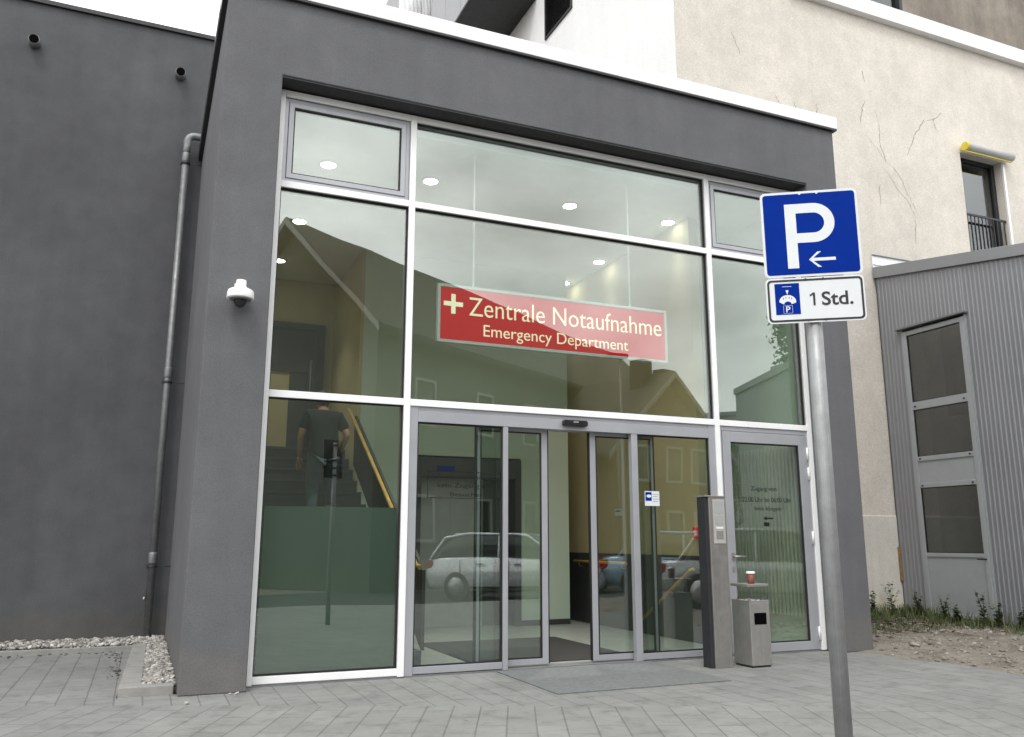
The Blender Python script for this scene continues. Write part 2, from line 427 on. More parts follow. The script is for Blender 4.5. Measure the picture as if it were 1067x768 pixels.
# ------------------------------------------------------------------ ground
struct(bx(-250, 250, -250, 250, -.6, -.14).build('ground', 'soil'))
bd = (math.cos(R(-23.5)), math.sin(R(-23.5)))                # seam between the two paving directions
def seam_y(x): return -1.33 + (x - 1.0) * bd[1] / bd[0]
flat = lambda z: (lambda u, v, w: (u, v, z + w))
PX = 6.76
near = [(-8, seam_y(-8)), (PX, seam_y(PX)), (PX + .17, -.20), (PX + .17, 0.3), (-.5, .3), (-.5, -.1), (-1.03, -.12), (-.93, 3.16), (-8, 3.16)]
struct(MB().prism(near, flat(0), -.12, 0).build('pavement', 'pave_near'))
field = [(-8, -8.9), (PX - .28, -8.9), (PX, seam_y(PX)), (-8, seam_y(-8))]
struct(MB().prism(field, flat(0), -.12, 0).build('pavement', 'pave_field'))
struct(bx(-60, 60, -15.2, -9.05, -.5, -.12).build('road', 'asphalt'))
struct(bx(-60, 60, -9.05, -8.9, -.3, 0).build('kerb', 'kerb', bevel=.012))
# rough plot to the right: a gently uneven sheet
rg = random.Random(3)
nx, ny = 46, 60; X0, X1, Y0, Y1 = 6.62, 13.2, -8.9, 3.4
hgt = lambda x, y: .012 + .07 * min(1, max(0, (y + 1.5) / 3.5)) + .012 * math.sin(3.1 * x + 1.7 * y) * math.sin(2.3 * y - x) - (.0 if x > 7.1 else .03 * (7.1 - x) / .48)
vs = [(X0 + (X1 - X0) * i / nx, Y0 + (Y1 - Y0) * j / ny, 0) for j in range(ny + 1) for i in range(nx + 1)]
vs = [(x, y, hgt(x, y) + rg.uniform(-.006, .006)) for x, y, _ in vs]
fs = [(j * (nx + 1) + i, j * (nx + 1) + i + 1, (j + 1) * (nx + 1) + i + 1, (j + 1) * (nx + 1) + i) for j in range(ny) for i in range(nx)]
gp = MB().add(vs, fs, True)
struct(gp.build('gravel_plot', 'soil'))

rub = MB()
for i in range(2600):
    x, y = rg.uniform(6.8, 10.4), rg.uniform(-3.2, 2.5)
    if x < 6.95 and y > -.4: continue
    r = rg.choice([.006, .008, .010, .013, .018, .026]) * rg.uniform(.8, 1.3)
    if rg.random() < .012: r *= 2.0
    rub.pebble((x, y, hgt(x, y) + r * .2), r, i)
tag(rub.build('rubble', 'rubble'), kind='stuff')

scr = MB()
for i in range(420):
    x, y = rg.uniform(7.0, 10.3), 2.3 - abs(rg.gauss(0, .9)); z = hgt(x, y) + .012; a_ = rg.uniform(0, 6.28); ln = rg.uniform(.02, .11); wd = rg.uniform(.004, .02)
    dx, dy = math.cos(a_), math.sin(a_)
    scr.add([(x - dx * ln - dy * wd, y - dy * ln + dx * wd, z), (x + dx * ln - dy * wd, y + dy * ln + dx * wd, z + rg.uniform(0, .03)), (x + dx * ln + dy * wd, y + dy * ln - dx * wd, z + rg.uniform(0, .03)), (x - dx * ln + dy * wd, y - dy * ln - dx * wd, z)], [(0, 1, 2, 3)])
tag(scr.build('dead_leaves', 'litter'), kind='stuff')

# gravel bed beside the portal: kerb stones, bed and pale stones
kb = MB().prism([(-1.02, -.115), (-.60, -.115), (-.60, .03), (-.845, .03), (-.79, 3.10), (-.93, 3.10)], flat(0), -.1, .078)
struct(kb.build('kerb', 'kerb', bevel=.008))
struct(bx(-14, -.79, 3.10, 3.17, -.1, .055).build('kerb', 'kerb', bevel=.006))
struct(MB().prism([(-.85, .02), (-.575, .02), (-.575, 3.95), (-14, 3.95), (-14, 3.16), (-.79, 3.16)], flat(0), -.1, .035).build('gravel_bed', 'under'))
gv = MB(); q = random.Random(11)
for i in range(1500):
    y = q.uniform(.05, 3.2); x = q.uniform(-.835 + .05 * y / 3.1, -.59); r = q.uniform(.014, .032)
    gv.pebble((x, y, .05 + q.uniform(0, .028)), r, i)
for i in range(2600):
    x = -.6 - 4.6 * q.random() ** 1.2; y = q.uniform(3.19, 3.93); r = q.uniform(.016, .036)
    gv.pebble((x, y, .045 + q.uniform(0, .035)), r, 5000 + i)
tag(gv.build('gravel', 'pebbles'), kind='stuff')
lit = MB()
for i in range(80):
    if i < 46: x, y = -1.03 - abs(q.gauss(0, .05)), q.uniform(.9, 3.0)
    else: x, y = q.uniform(-2.6, -1.0), 3.07 - abs(q.gauss(0, .12))
    a = q.uniform(0, 6.28); r = q.uniform(.012, .03)
    lit.add([(x + r * math.cos(a), y + r * math.sin(a), .004), (x + r * .5 * math.cos(a + 1.6), y + r * .5 * math.sin(a + 1.6), .012), (x - r * math.cos(a), y - r * math.sin(a), .005), (x - r * .5 * math.cos(a + 1.6), y - r * .5 * math.sin(a + 1.6), .014)], [(0, 1, 2, 3)])
tag(lit.build('dead_leaves', 'litter'), kind='stuff')
for i, (x, y, r, lb) in enumerate([(-.52, -.62, .022, 'white pebble lying loose on the paving in front of the pier corner'), (-.17, -.30, .014, 'left small pebble of the pair at the foot of the grey pier'), (-.12, -.31, .018, 'right pebble of the pair at the foot of the grey pier')]):
    tag(MB().pebble((x, y, r * .5), r, 900 + i).build('pebble', 'pebbles'), lb, 'pebble', 'stray pebbles on the paving')

# ------------------------------------------------------------------ entrance building
FRONT, XL, XR, TOPZ, SOF, BACK = -.24, -.575, 6.935, 6.49, 5.672, 3.95
E = thing('entrance_building', (3.2, 0, 0), 'dark grey rendered entrance block framing a tall glazed front with sliding doors', 'building')
w = MB()
FP0 = lambda u, v, w_: (u, FRONT + w_, v)
U = [(XL, 0), (-.035, 0), (-.035, SOF), (6.435, SOF), (6.435, 0), (XR, 0), (XR, TOPZ), (XL, TOPZ)]
o_ = len(w.v); n_ = len(U)
dep = [BACK + .1, .28, .28, .28, .28, 2.585, 2.585, BACK + .1]
for d_ in (0, 1): w.v += [(x, FRONT if d_ == 0 else yy, z) for (x, z), yy in zip(U, dep)]
w.f += [tuple(range(n_))] + [(i, n_ + i, n_ + (i + 1) % n_, (i + 1) % n_) for i in range(n_)]; w.sm += [False] * (n_ + 1)
w.build('wall', 'grey', E, bevel=.012, seg=3)
bx(-.035, 6.435, FRONT + .012, -.01, SOF - .016, SOF - .002).build('soffit', 'soffit', E)
bx(XL + .3, XR - .3, .05, 6.4, 6.30, 6.42).build('roof', 'darkmetal', E)
cp = MB().box(XL - .055, XR + .04, FRONT - .05, .22, TOPZ + .012, TOPZ + .175).box(XR - .40, XR + .04, .222, 2.58, TOPZ + .012, TOPZ + .175)
cp.build('coping', 'coping', E, bevel=.006)
bx(XL - .055, XL + .40, .222, BACK - .06, TOPZ + .012, TOPZ + .175).build('side_coping', 'darkmetal', E, bevel=.006)  # left run of the coping, coloured dark for its shaded side
MB().box(XL - .05, XR + .035, FRONT - .045, .2, TOPZ - .01, TOPZ + .012).box(XL - .05, XL + .38, .2, BACK - .01, TOPZ - .01, TOPZ + .012).build('coping_shade', 'darkmetal', E)  # dark strip below the coping, its shade put into the colour
# curtain wall: body profiles (grey, set back) and white cover caps
X = [0.0, 1.3551, 5.0501, 6.4036]
Z1, Z2, Z3 = 2.5822, 4.6516, 5.6068
body = MB(); cap = MB()
CW = .033
for i, x in enumerate(X):
    z0 = .0 if i in (0,) else .0
    body.box(x - .03, x + .03, .0, .14, z0, 5.655)
    cap.box(x - CW, x + CW, -.028, -.002, .012, 5.640)
for (a, b) in ((0, 1), (1, 2), (2, 3)):
    for z in (Z1, Z2, Z3):
        body.box(X[a] + .031, X[b] - .031, .002, .138, z - .03, z + .03)
        cap.box(X[a] + CW + .001, X[b] - CW - .001, -.026, -.003, z - .034, z + .034)
body.box(X[0] + .031, X[1] - .031, .002, .138, .02, .085)
cap.box(X[0] + CW + .001, X[1] - CW - .001, -.026, -.003, .022, .086)
cw = body.build('curtain_wall_frame', 'alu', E)
cap.build('cover_cap', 'whitealu', cw, bevel=.004)
bx(X[0] - .03, X[1] - .03, -.02, .13, .0, .019).build('sill', 'alu_dark', E)
gk = MB()
def gasket(x0, x1, z0, z1, t=.014, y=.012):
    gk.box(x0, x0 + t, y, y + .02, z0, z1); gk.box(x1 - t, x1, y, y + .02, z0, z1)
    gk.box(x0 + t, x1 - t, y + .001, y + .019, z0, z0 + t); gk.box(x0 + t, x1 - t, y + .001, y + .019, z1 - t, z1)
panes = []
def pane(x0, x1, z0, z1, y=.03, mat='glass', parent=None, g=True, t=.010):
    if g: gasket(x0, x1, z0, z1, y=y - .016)
    return bx(x0 + .002, x1 - .002, y, y + t, z0 + .002, z1 - .002).build('pane', mat, parent or E)
a = .031
p_low = pane(X[0] + a, X[1] - a, .086, Z1 - a)
bx(X[0] + .062, X[1] - .055, .0435, .0445, .10, 1.555).build('frosted_film', 'film', p_low)
pane(X[0] + a, X[1] - a, Z1 + a, Z2 - a)
pane(X[1] + a, X[2] - a, Z1 + a, Z2 - a)
pane(X[1] + a, X[2] - a, Z2 + a, Z3 - a)
pane(X[2] + a, X[3] - a, Z1 + a, Z2 - a)
# tilting windows in the upper outer bays
for (x0, x1) in ((X[0] + a, X[1] - a), (X[2] + a, X[3] - a)):
    z0, z1 = Z2 + a, Z3 - a
    F = FY(0.0)
    def fr(b0, b1, d0, d1):
        o = [(x0 + b0, z0 + b0), (x1 - b0, z0 + b0), (x1 - b0, z1 - b0), (x0 + b0, z1 - b0)]
        i = [(x0 + b1, z0 + b1), (x1 - b1, z0 + b1), (x1 - b1, z1 - b1), (x0 + b1, z1 - b1)]
        return MB().ring(o, i, F, d0, d1)
    tw = fr(.0, .042, -.08, -.006).build('tilt_window', 'alu', E, bevel=.002)
    fr(.045, .096, -.06, .004).build('sash', 'alu', tw, bevel=.004)
    pane(x0 + .094, x1 - .094, z0 + .094, z1 - .094, y=.022, parent=tw)
# sliding door set between M1 and M2
D0, D1, ZH, ZT = X[1] + .034, X[2] - .034, 2.395, Z1 - .034
dn = MB()
dn.box(D0, D0 + .085, -.012, .06, 0, ZT)
head = MB().box(D0 + .0855, D1 - .0855, -.014, .16, ZH, ZT - .042).box(D0 + .0855, D1 - .0855, -.004, .15, ZT - .040, ZT)
df = dn.build('sliding_door_frame', 'alu', E, bevel=.003)
bx(D1 - .085, D1, -.012, .06, 0, ZT).build('post', 'alu', df, bevel=.003)
bx(2.387, 2.442, -.010, .058, 0, ZH).build('post', 'alu', df, bevel=.003); bx(3.905, 3.982, -.010, .058, 0, ZH).build('post', 'alu', df, bevel=.003)
head.build('door_header', 'alu', df, bevel=.003)
bx(D0, D1, -.016, .19, .0, .014).build('threshold', 'alu_dark', df)
sn = MB().prism(rrect(3.055, 3.345, 2.437, 2.500, .022), FY(-.0145), 0, .05)
sn.build('door_sensor', 'black', df, bevel=.006)
bx(3.17, 3.23, -.0655, -.064, 2.474, 2.484).build('sensor_window', 'panel', df)
for (x0, x1) in ((D0 + .086, 2.386), (3.983, D1 - .086)):
    fp = MB().box(x0, x1, .0, .05, .022, .086).build('fixed_panel', 'alu', E, bevel=.003)
    pane(x0, x1, .086, ZH, y=.024, mat='doorglass', parent=fp)
    if x0 > 3:
        FS = FY(.0225)
        st = MB().prism(rrect(4.075, 4.262, 1.618, 1.778, .004), FS, 0, .001); s_ = st.build('sticker', 'signwhite', fp)
    else:
        FS = FY(.0225)
        t1 = text('Kein Krankentransport,', 'black', fp, FS, (1.640, 2.34, 1.838, 1.888), .0006)
        text('kein Zugang für', 'black', fp, FS, (1.70, 2.27, 1.748, 1.806), .0006)
        text('Besucher', 'black', fp, FS, (1.83, 2.18, 1.675, 1.716), .0006)
        MB().ring([(1.595, 1.655), (2.375, 1.655), (2.375, 1.92), (1.595, 1.92)], [(1.601, 1.661), (2.369, 1.661), (2.369, 1.914), (1.601, 1.914)], FS, 0, .0006).build('text_border', 'black', fp)
st_blue = MB().prism(rrect(4.083, 4.163, 1.672, 1.768, .002), FY(.0213), 0, .0006).build('sticker_emblem', 'signblue', s_)
MB().prism([(4.096 + .05 * (1 + math.cos(t)) / 1.6 , 1.724 + .017 * math.sin(t)) for t in [k * math.pi / 8 for k in range(16)]], FY(.0205), 0, .0005).build('sticker_drawing', 'signwhite', s_)
tl = MB()
for k in range(4): tl.box(4.175, 4.25 - .012 * (k % 2), .0205, .0213, 1.742 - .026 * k, 1.747 - .026 * k)
tl.build('sticker_text', 'alu_dark', s_)
for (x0, x1, tr) in ((2.142, 2.930, 'L'), (3.440, 4.235, 'R')):
    y0, y1 = .085, .128
    st = .068
    sa, sb_ = (.030, st) if tr == 'L' else (st, .030)
    lf = MB().box(x0, x0 + sa, y0, y1, .03, ZH + .05).box(x1 - sb_, x1, y0, y1, .03, ZH + .05)
    lf.box(x0 + sa, x1 - sb_, y0 + .002, y1 - .002, .03, .088).box(x0 + sa, x1 - sb_, y0 + .002, y1 - .002, ZH - .032, ZH + .05)
    sl = lf.build('sliding_leaf', 'alu', E, bevel=.003)
    pane(x0 + sa, x1 - sb_, .088, ZH - .032, y=.102, mat='doorglass', parent=sl)
    tx = x0 - .020 if tr == 'L' else x1
    bx(tx, tx + .020, y0 + .004, y1 - .004, .032, ZH).build('brush_seal', 'gasket', sl)
    ex = x1 if tr == 'L' else x0 - .014
    bx(ex, ex + .014, y0 + .005, y1 - .005, .032, ZH).build('rubber_seal', 'gasket', sl)
    hx = 2.66 if tr == 'L' else 3.66
# hinged side door between M2 and M3
S0, S1 = X[2] + .034, X[3] - .034
sd = MB().box(S0, S0 + .028, -.010, .07, 0, ZT).box(S1 - .028, S1, -.010, .07, 0, ZT).box(S0 + .0285, S1 - .0285, -.010, .07, ZT - .055, ZT)
sdf = sd.build('side_door', 'alu', E, bevel=.003)
zt = ZT - .060
lv = MB().box(S0 + .032, S0 + .145, -.018, .05, .022, zt).box(S1 - .145, S1 - .032, -.018, .05, .022, zt).box(S0 + .1455, S1 - .1455, -.017, .049, .022, .118).box(S0 + .1455, S1 - .1455, -.017, .049, 2.366, zt)
lv.build('door_leaf', 'alu', sdf, bevel=.004)
pane(S0 + .145, S1 - .145, .118, 2.366, y=.012, mat='doorglass', parent=sdf)
bx(S0, S1, -.014, .08, .0, .018).build('door_sill', 'alu_dark', sdf)
MB().tube([(5.185, -.018, 1.072), (5.185, -.065, 1.072), (5.20, -.072, 1.072), (5.315, -.072, 1.070)], .011, 10).prism(rrect(5.165, 5.205, 1.03, 1.115, .015), FY(-.0185), 0, .008).build('door_handle', 'steel_light', sdf)
MB().prism(rrect(5.170, 5.203, .90, .965, .014), FY(-.0185), 0, .007).build('lock_plate', 'steel_light', sdf)
for z in (2.27, 2.03, 1.28, .20):
    MB().tube([(S1 - .028, -.028, z - .075), (S1 - .028, -.028, z + .075)], .012, 10).build('hinge', 'whitealu', sdf)
FS = FY(.0105)
text('Zugang von', 'black', sdf, FS, (5.505, 5.875, 1.80, 1.868), .0006)
text('22:00 Uhr bis 06:00 Uhr', 'black', sdf, FS, (5.375, 6.085, 1.685, 1.742), .0006)
text('bitte klingeln', 'black', sdf, FS, (5.545, 5.93, 1.575, 1.635), .0006)
MB().prism([(5.66, 1.50), (5.71, 1.525), (5.71, 1.509), (5.80, 1.509), (5.80, 1.491), (5.71, 1.491), (5.71, 1.475)], FS, 0, .0006).prism([(5.665, 1.41), (5.74, 1.41), (5.74, 1.455), (5.665, 1.455)], FS, 0, .0006).build('bell_arrow', 'black', sdf)
gk.build('glazing_gasket', 'gasket', E)

# ---- the hall behind the glass
struct(MB().box(-.034, 6.434, .145, 6.3, -.2, .012).build('hall_floor', 'lino'))
ceil_z = 5.497
struct(bx(-.034, 6.434, .145, 6.3, ceil_z, 5.66).build('hall_ceiling', 'ceiling'))
def inner(mb, mat, **k): return mb.build('inner_wall', mat, E, **k)
inner(MB().box(-.034, .02, .145, 6.3, .013, 5.49), 'yellowinside')
inner(MB().box(.021, 1.75, 5.9, 6.1, .013, 5.49), 'yellowinside')
inner(MB().box(1.80, 2.62, 3.894, 6.1, .013, 5.49).box(4.30, 5.115, 3.894, 6.1, .013, 5.49).box(2.62, 4.30, 3.894, 6.1, 2.47, 5.49), 'paleinside')
inner(MB().box(1.752, 1.799, 3.90, 6.1, .013, 5.49), 'yellowinside')
inner(MB().box(5.116, 5.60, 5.5, 5.7, .013, 5.49), 'paleinside')
inner(MB().box(5.46, 5.60, .95, 5.49, .013, 5.49), 'yellowinside')
inner(MB().box(5.601, 6.43, 2.6, 2.75, .013, 5.49), 'yellowinside')
inner(MB().box(6.415, 6.434, .16, 2.59, .013, 5.49), 'paleinside')
MB().box(5.435, 5.459, .96, 5.45, .013, 1.06).build('wall_protection', 'dado', E)
for a0, a1 in ((1.80, 2.62), (4.30, 5.115)): bx(a0, a1, 3.880, 3.893, .013, .09).build('skirting', 'dado', E)
ld = MB().box(2.62, 2.72, 3.86, 4.25, .013, 2.44).box(4.20, 4.30, 3.86, 4.25, .013, 2.44).box(2.72, 4.20, 3.86, 4.25, 2.16, 2.44)
LD = ld.build('lift_portal', 'liftframe', E, bevel=.004)
bx(2.72, 3.25, 4.12, 4.16, .015, 2.16).build('lift_door', 'lift', LD)
bx(3.255, 3.78, 4.13, 4.17, .015, 2.16).build('lift_door', 'lift', LD)
bx(3.785, 4.20, 4.16, 4.20, .015, 2.16).build('lift_door', 'liftframe', LD)
bx(2.95, 3.22, 3.845, 3.859, 2.24, 2.32).build('floor_sign', 'signblue', LD)
tag(bx(2.25, 4.10, .30, 2.36, .0125, .022).build('entrance_mat', 'insidemat'), 'dark rectangular mat on the hall floor behind the open sliding doors', 'mat')
# staircase
ST = thing('staircase', (.9, .5, 0), 'dark stone staircase climbing behind the left glass bay', 'staircase')
stp = MB()
for k in range(15):
    y0 = .45 + .28 * k
    stp.box(.03, 1.70, y0, min(y0 + .30, 4.65) if k < 14 else 5.89, max(.013, .17 * k - .2), .17 * (k + 1))
stp.build('flight', 'stair', ST)
tr = MB()
for k in range(15):
    y0 = .45 + .28 * k
    tr.box(.03, 1.70, y0 - .012, y0 + .04, .17 * (k + 1) - .03, .17 * (k + 1) + .004)
tr.build('step_nosing', 'dado', ST)
sl = .17 / .28
MB().prism([(-.5, .17), (-.5, .95), (-3.85, .95 + sl * 3.35), (-3.85, .25 + sl * 3.35)][::-1], FX(1.745), 0, .035).build('balustrade', 'stair', ST)
MB().tube([(1.66, .42, .98), (1.66, .55, 1.0), (1.66, 3.9, 1.0 + sl * 3.35), (1.66, 4.1, 1.04 + sl * 3.4)], .024, 10).build('handrail', 'wood', ST)
for y in (1.0, 2.2, 3.4):
    z = 1.0 + sl * (y - .55)
    MB().tube([(1.66, y, z - .02), (1.67, y, z - .07), (1.71, y, z - .09)], .008, 8).build('rail_bracket', 'steel', ST)
# door at the top of the stairs
DD = thing('landing_door', (1.1, 5.9, 2.55), 'dark framed door standing on the landing at the top of the stairs', 'door')
MB().box(.62, .72, 5.80, 5.90, 2.551, 4.75).box(1.50, 1.60, 5.80, 5.90, 2.551, 4.75).box(.72, 1.50, 5.80, 5.90, 4.65, 4.75).box(.72, 1.50, 5.81, 5.89, 3.93, 4.02).build('frame', 'liftframe', DD)
bx(.72, 1.06, 5.84, 5.88, 2.56, 3.93).build('door_panel', 'yellowinside', DD)
bx(1.06, 1.50, 5.83, 5.88, 2.56, 3.93).build('door_panel', 'liftframe', DD)
bx(.72, 1.50, 5.84, 5.86, 4.02, 4.65).build('transom_light', 'dado', DD)
MB().tube([(1.36, 5.60, 2.56), (1.36, 5.60, 4.1)], .03, 8).build('door_edge', 'liftframe', DD)
# hand rails on the yellow wall
HR = thing('wall_handrail', (5.38, 3.2, .93), 'yellow wooden handrail running level along the grey wall protection', 'handrail')
MB().tube([(5.36, 2.62, .93), (5.36, 4.2, .93)], .024, 10).build('rail', 'wood', HR)
for y in (2.75, 3.4, 4.05): MB().tube([(5.36, y, .91), (5.37, y, .86), (5.434, y, .85)], .008, 8).build('bracket', 'steel', HR)
HR2 = thing('stair_handrail', (5.38, 1.6, .5), 'sloping dark wooden handrail behind the right fixed door pane', 'handrail')
MB().tube([(5.37, 2.27, .19), (5.37, 1.10, .875), (5.37, 1.02, .90)], .022, 10).build('rail', 'wood', HR2)
for y, z in ((1.2, .815), (1.55, .61)): MB().tube([(5.37, y, z), (5.38, y, z - .05), (5.434, y, z - .06)], .009, 8).build('bracket', 'black', HR2)
al = thing('fire_alarm_button', (5.45, 1.0, 1.33), 'small red alarm box on the yellow inner wall behind the intercom pillar', 'alarm')
bx(5.40, 5.459, .94, 1.05, 1.28, 1.41).build('case', 'red', al, bevel=.006); bx(5.394, 5.3999, .965, 1.025, 1.31, 1.37).build('button', 'white', al)
nt_ = thing('wall_notice', (5.459, 2.9, 1.6), 'small white notice on the yellow wall seen through the right sliding leaf', 'notice')
bx(5.452, 5.459, 2.86, 3.07, 1.60, 1.70).build('sheet', 'white', nt_); bx(5.4505, 5.4518, 2.89, 3.04, 1.66, 1.68).build('print', 'alu_dark', nt_)
sc = thing('slat_screen', (6.36, .8, 0), 'tall screen of vertical grey slats behind the hinged side door', 'screen')
b_ = MB()
for k in range(19): b_.box(6.345, 6.372, .20 + .068 * k, .232 + .068 * k, .36, 2.42)
b_.build('slats', 'slat', sc)
MB().box(6.374, 6.40, .18, 1.46, 2.32, 2.38).box(6.374, 6.40, .18, 1.46, .42, .48).box(6.374, 6.40, .2, .25, .013, 2.3).box(6.374, 6.40, 1.38, 1.43, .013, 2.3).build('rail', 'slat', sc)
# recessed ceiling lights, each with its lamp
lights = [(.70, 1.20, 'upper left tilting window'), (1.92, 1.17, 'top left corner of the wide upper pane'), (3.81, 1.19, 'middle of the wide upper pane'), (5.30, 1.19, 'right end of the wide upper pane'),
          (.69, 3.13, 'left bay just under the tilting window'), (.68, 4.92, 'left bay beside the left frame'), (5.25, 3.02, 'wide middle pane over the right end of the red sign'), (5.25, 4.22, 'wide middle pane, close above the red sign')]
for (x, y, wh) in lights:
    lt = thing('ceiling_light', (x, y, ceil_z), 'round downlight seen through the ' + wh, 'ceiling light', 'round downlights in the hall ceiling')
    MB().lathe((x, y, ceil_z - .012), [(.086, .011), (.100, .009), (.100, .0), (.088, -.002)], 28).build('trim_ring', 'lampring', lt)
    MB().lathe((x, y, ceil_z - .0185), [(.084, .0), (.084, .003)], 28).build('diffuser', 'lamp', lt)
    la = bpy.data.lights.new('downlight', 'AREA'); la.shape = 'DISK'; la.size = .15; la.energy = (5 if x < 1 else 15) if x < 5 else .6; la.color = (1, .96, .88); la.spread = R(85 if x < 5 else 50)
    lo = bpy.data.objects.new('downlight', la); COL.objects.link(lo); lo.location = (x, y, ceil_z - .03); lo.parent = lt; lo.location = (0, 0, -.03)
# the hanging red sign
RS = thing('emergency_sign', (3.16, .25, 3.29), 'red hanging sign reading Zentrale Notaufnahme Emergency Department behind the glass', 'sign')
SX0, SX1, SZ0, SZ1 = 1.738, 4.590, 3.290, 3.928
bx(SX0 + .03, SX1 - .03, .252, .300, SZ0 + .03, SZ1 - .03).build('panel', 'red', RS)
MB().ring([(SX0, SZ0), (SX1, SZ0), (SX1, SZ1), (SX0, SZ1)], [(SX0 + .032, SZ0 + .032), (SX1 - .032, SZ0 + .032), (SX1 - .032, SZ1 - .032), (SX0 + .032, SZ1 - .032)], FY(.30), 0, .058).build('frame', 'signframe', RS, bevel=.003)
FSg = FY(.2515)
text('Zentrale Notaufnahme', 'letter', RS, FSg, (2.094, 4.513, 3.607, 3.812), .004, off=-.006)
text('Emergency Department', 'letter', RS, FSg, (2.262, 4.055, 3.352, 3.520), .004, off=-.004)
c0, c1 = 1.915, 3.716
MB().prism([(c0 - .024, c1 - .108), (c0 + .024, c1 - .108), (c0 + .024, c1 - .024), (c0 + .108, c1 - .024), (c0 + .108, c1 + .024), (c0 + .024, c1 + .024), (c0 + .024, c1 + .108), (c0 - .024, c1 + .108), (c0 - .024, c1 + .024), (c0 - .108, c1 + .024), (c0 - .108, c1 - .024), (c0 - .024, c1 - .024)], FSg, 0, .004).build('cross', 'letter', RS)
for x in (2.15, 4.11): MB().tube([(x, .278, SZ1), (x, .278, 5.49)], .011, 8).build('suspension_rod', 'whitealu', RS)

# ------------------------------------------------------------------ person on the stairs (seen from behind)
def skin_mesh(name, verts, edges, radii, root, mat, parent, sub=2):
    me = bpy.data.meshes.new(name); o3 = ORG.get(parent.name, (0, 0, 0))
    me.from_pydata([tuple(Vector(v) - Vector(o3)) for v in verts], edges, [])
    ob = bpy.data.objects.new(name, me); COL.objects.link(ob); ob.parent = parent; ORG[ob.name] = o3
    sk = ob.modifiers.new('skin', 'SKIN'); sk.use_smooth_shade = True
    for i, r in enumerate(radii):
        d = me.skin_vertices[0].data[i]; d.radius = (r, r) if not isinstance(r, tuple) else r; d.use_root = (i == root)
    sb = ob.modifiers.new('sub', 'SUBSURF'); sb.levels = sub; sb.render_levels = sub
    me.materials.append(M[mat]); return ob
px, py, pz = 1.03, 2.45, 1.36
PE = thing('person', (px, py, pz), 'person in a dark shirt and washed jeans climbing the stairs, seen from behind', 'person')
def P(x, y, z): return (px + x, py + y, pz + z)
V = [P(0, .0, .92), P(0, .03, 1.08), P(-.005, .07, 1.24), P(-.01, .10, 1.38), P(-.01, .13, 1.47), P(-.01, .16, 1.53),
     P(-.11, -.0, .86), P(-.12, .06, .50), P(-.12, -.02, .10), P(-.12, .10, .05),
     P(.11, .0, .86), P(.12, .16, .54), P(.12, .22, .28), P(.12, .38, .22),
     P(-.19, .09, 1.40), P(-.27, .10, 1.16), P(-.25, .24, .96), P(-.24, .30, .90),
     P(.18, .09, 1.39), P(.285, .02, 1.17), P(.24, .16, .99), P(.21, .22, .95)]
Ed = [(0, 1), (1, 2), (2, 3), (3, 4), (4, 5), (0, 6), (6, 7), (7, 8), (8, 9), (0, 10), (10, 11), (11, 12), (12, 13), (3, 14), (14, 15), (15, 16), (16, 17), (3, 18), (18, 19), (19, 20), (20, 21)]
Rd = [(.15, .11), (.14, .10), (.16, .11), (.15, .10), (.065, .065), .055, .095, .065, .042, .038, .095, .065, .042, .038, .06, .045, .034, .028, .06, .045, .034, .028]
skin_mesh('body', V, Ed, Rd, 0, 'skin', PE)
sv = [P(0, -.005, .72), P(0, .03, 1.08), P(-.005, .07, 1.24), P(-.01, .10, 1.39), P(-.01, .125, 1.45), P(-.19, .09, 1.40), P(-.255, .10, 1.22), P(.18, .09, 1.39), P(.265, .03, 1.22)]
skin_mesh('shirt', sv, [(0, 1), (1, 2), (2, 3), (3, 4), (3, 5), (5, 6), (3, 7), (7, 8)], [(.225, .17), (.195, .145), (.205, .145), (.185, .125), (.085, .08), .09, .075, .09, .075], 0, 'shirt', PE)
jv = [P(0, 0, .96), P(-.105, 0, .84), P(-.12, .06, .50), P(-.12, -.02, .12), P(.105, .0, .84), P(.12, .16, .54), P(.12, .22, .30)]
skin_mesh('jeans', jv, [(0, 1), (1, 2), (2, 3), (0, 4), (4, 5), (5, 6)], [(.165, .125), .115, .085, .065, .115, .085, .065], 0, 'jeans', PE)
MB().lathe(P(-.01, .175, 1.50), [(.02, 0), (.062, .02), (.078, .07), (.086, .12), (.082, .17), (.06, .215), (.02, .235)], 20).build('head', 'skin', PE)
MB().lathe(P(-.01, .165, 1.53), [(.05, 0), (.082, .03), (.094, .09), (.092, .145), (.068, .19), (.022, .21)], 20).build('hair', 'hair', PE)
for sx, y, z in ((-.12, .06, .012), (.12, .33, .185)):
    MB().prism(rrect(px + sx - .045, px + sx + .045, py + y - .11, py + y + .15, .04), flat(pz + z), -.01, .075).build('shoe', 'shoe', PE, bevel=.02)
for sx, hx, hy, hz in ((-1, -.24, .31, .88), (1, .20, .23, .94)):      # hands: palm with five fingers
    hv = [P(hx, hy - .01, hz + .03), P(hx, hy + .03, hz - .03)]; he = [(0, 1)]; hr = [.026, (.034, .018)]
    for k, (dx, ln) in enumerate(((-.027, .075), (-.009, .085), (.009, .08), (.026, .065))):
        i = len(hv); hv += [P(hx + dx, hy + .045, hz - .055), P(hx + dx, hy + .045, hz - .055 - ln * .5), P(hx + dx, hy + .03, hz - .055 - ln)]
        he += [(1, i), (i, i + 1), (i + 1, i + 2)]; hr += [.010, .009, .007]
    i = len(hv); hv += [P(hx - sx * .035, hy + .03, hz - .02), P(hx - sx * .05, hy + .045, hz - .06)]; he += [(0, i), (i, i + 1)]; hr += [.012, .009]
    skin_mesh('hand', hv, he, hr, 0, 'skin', PE, 1)

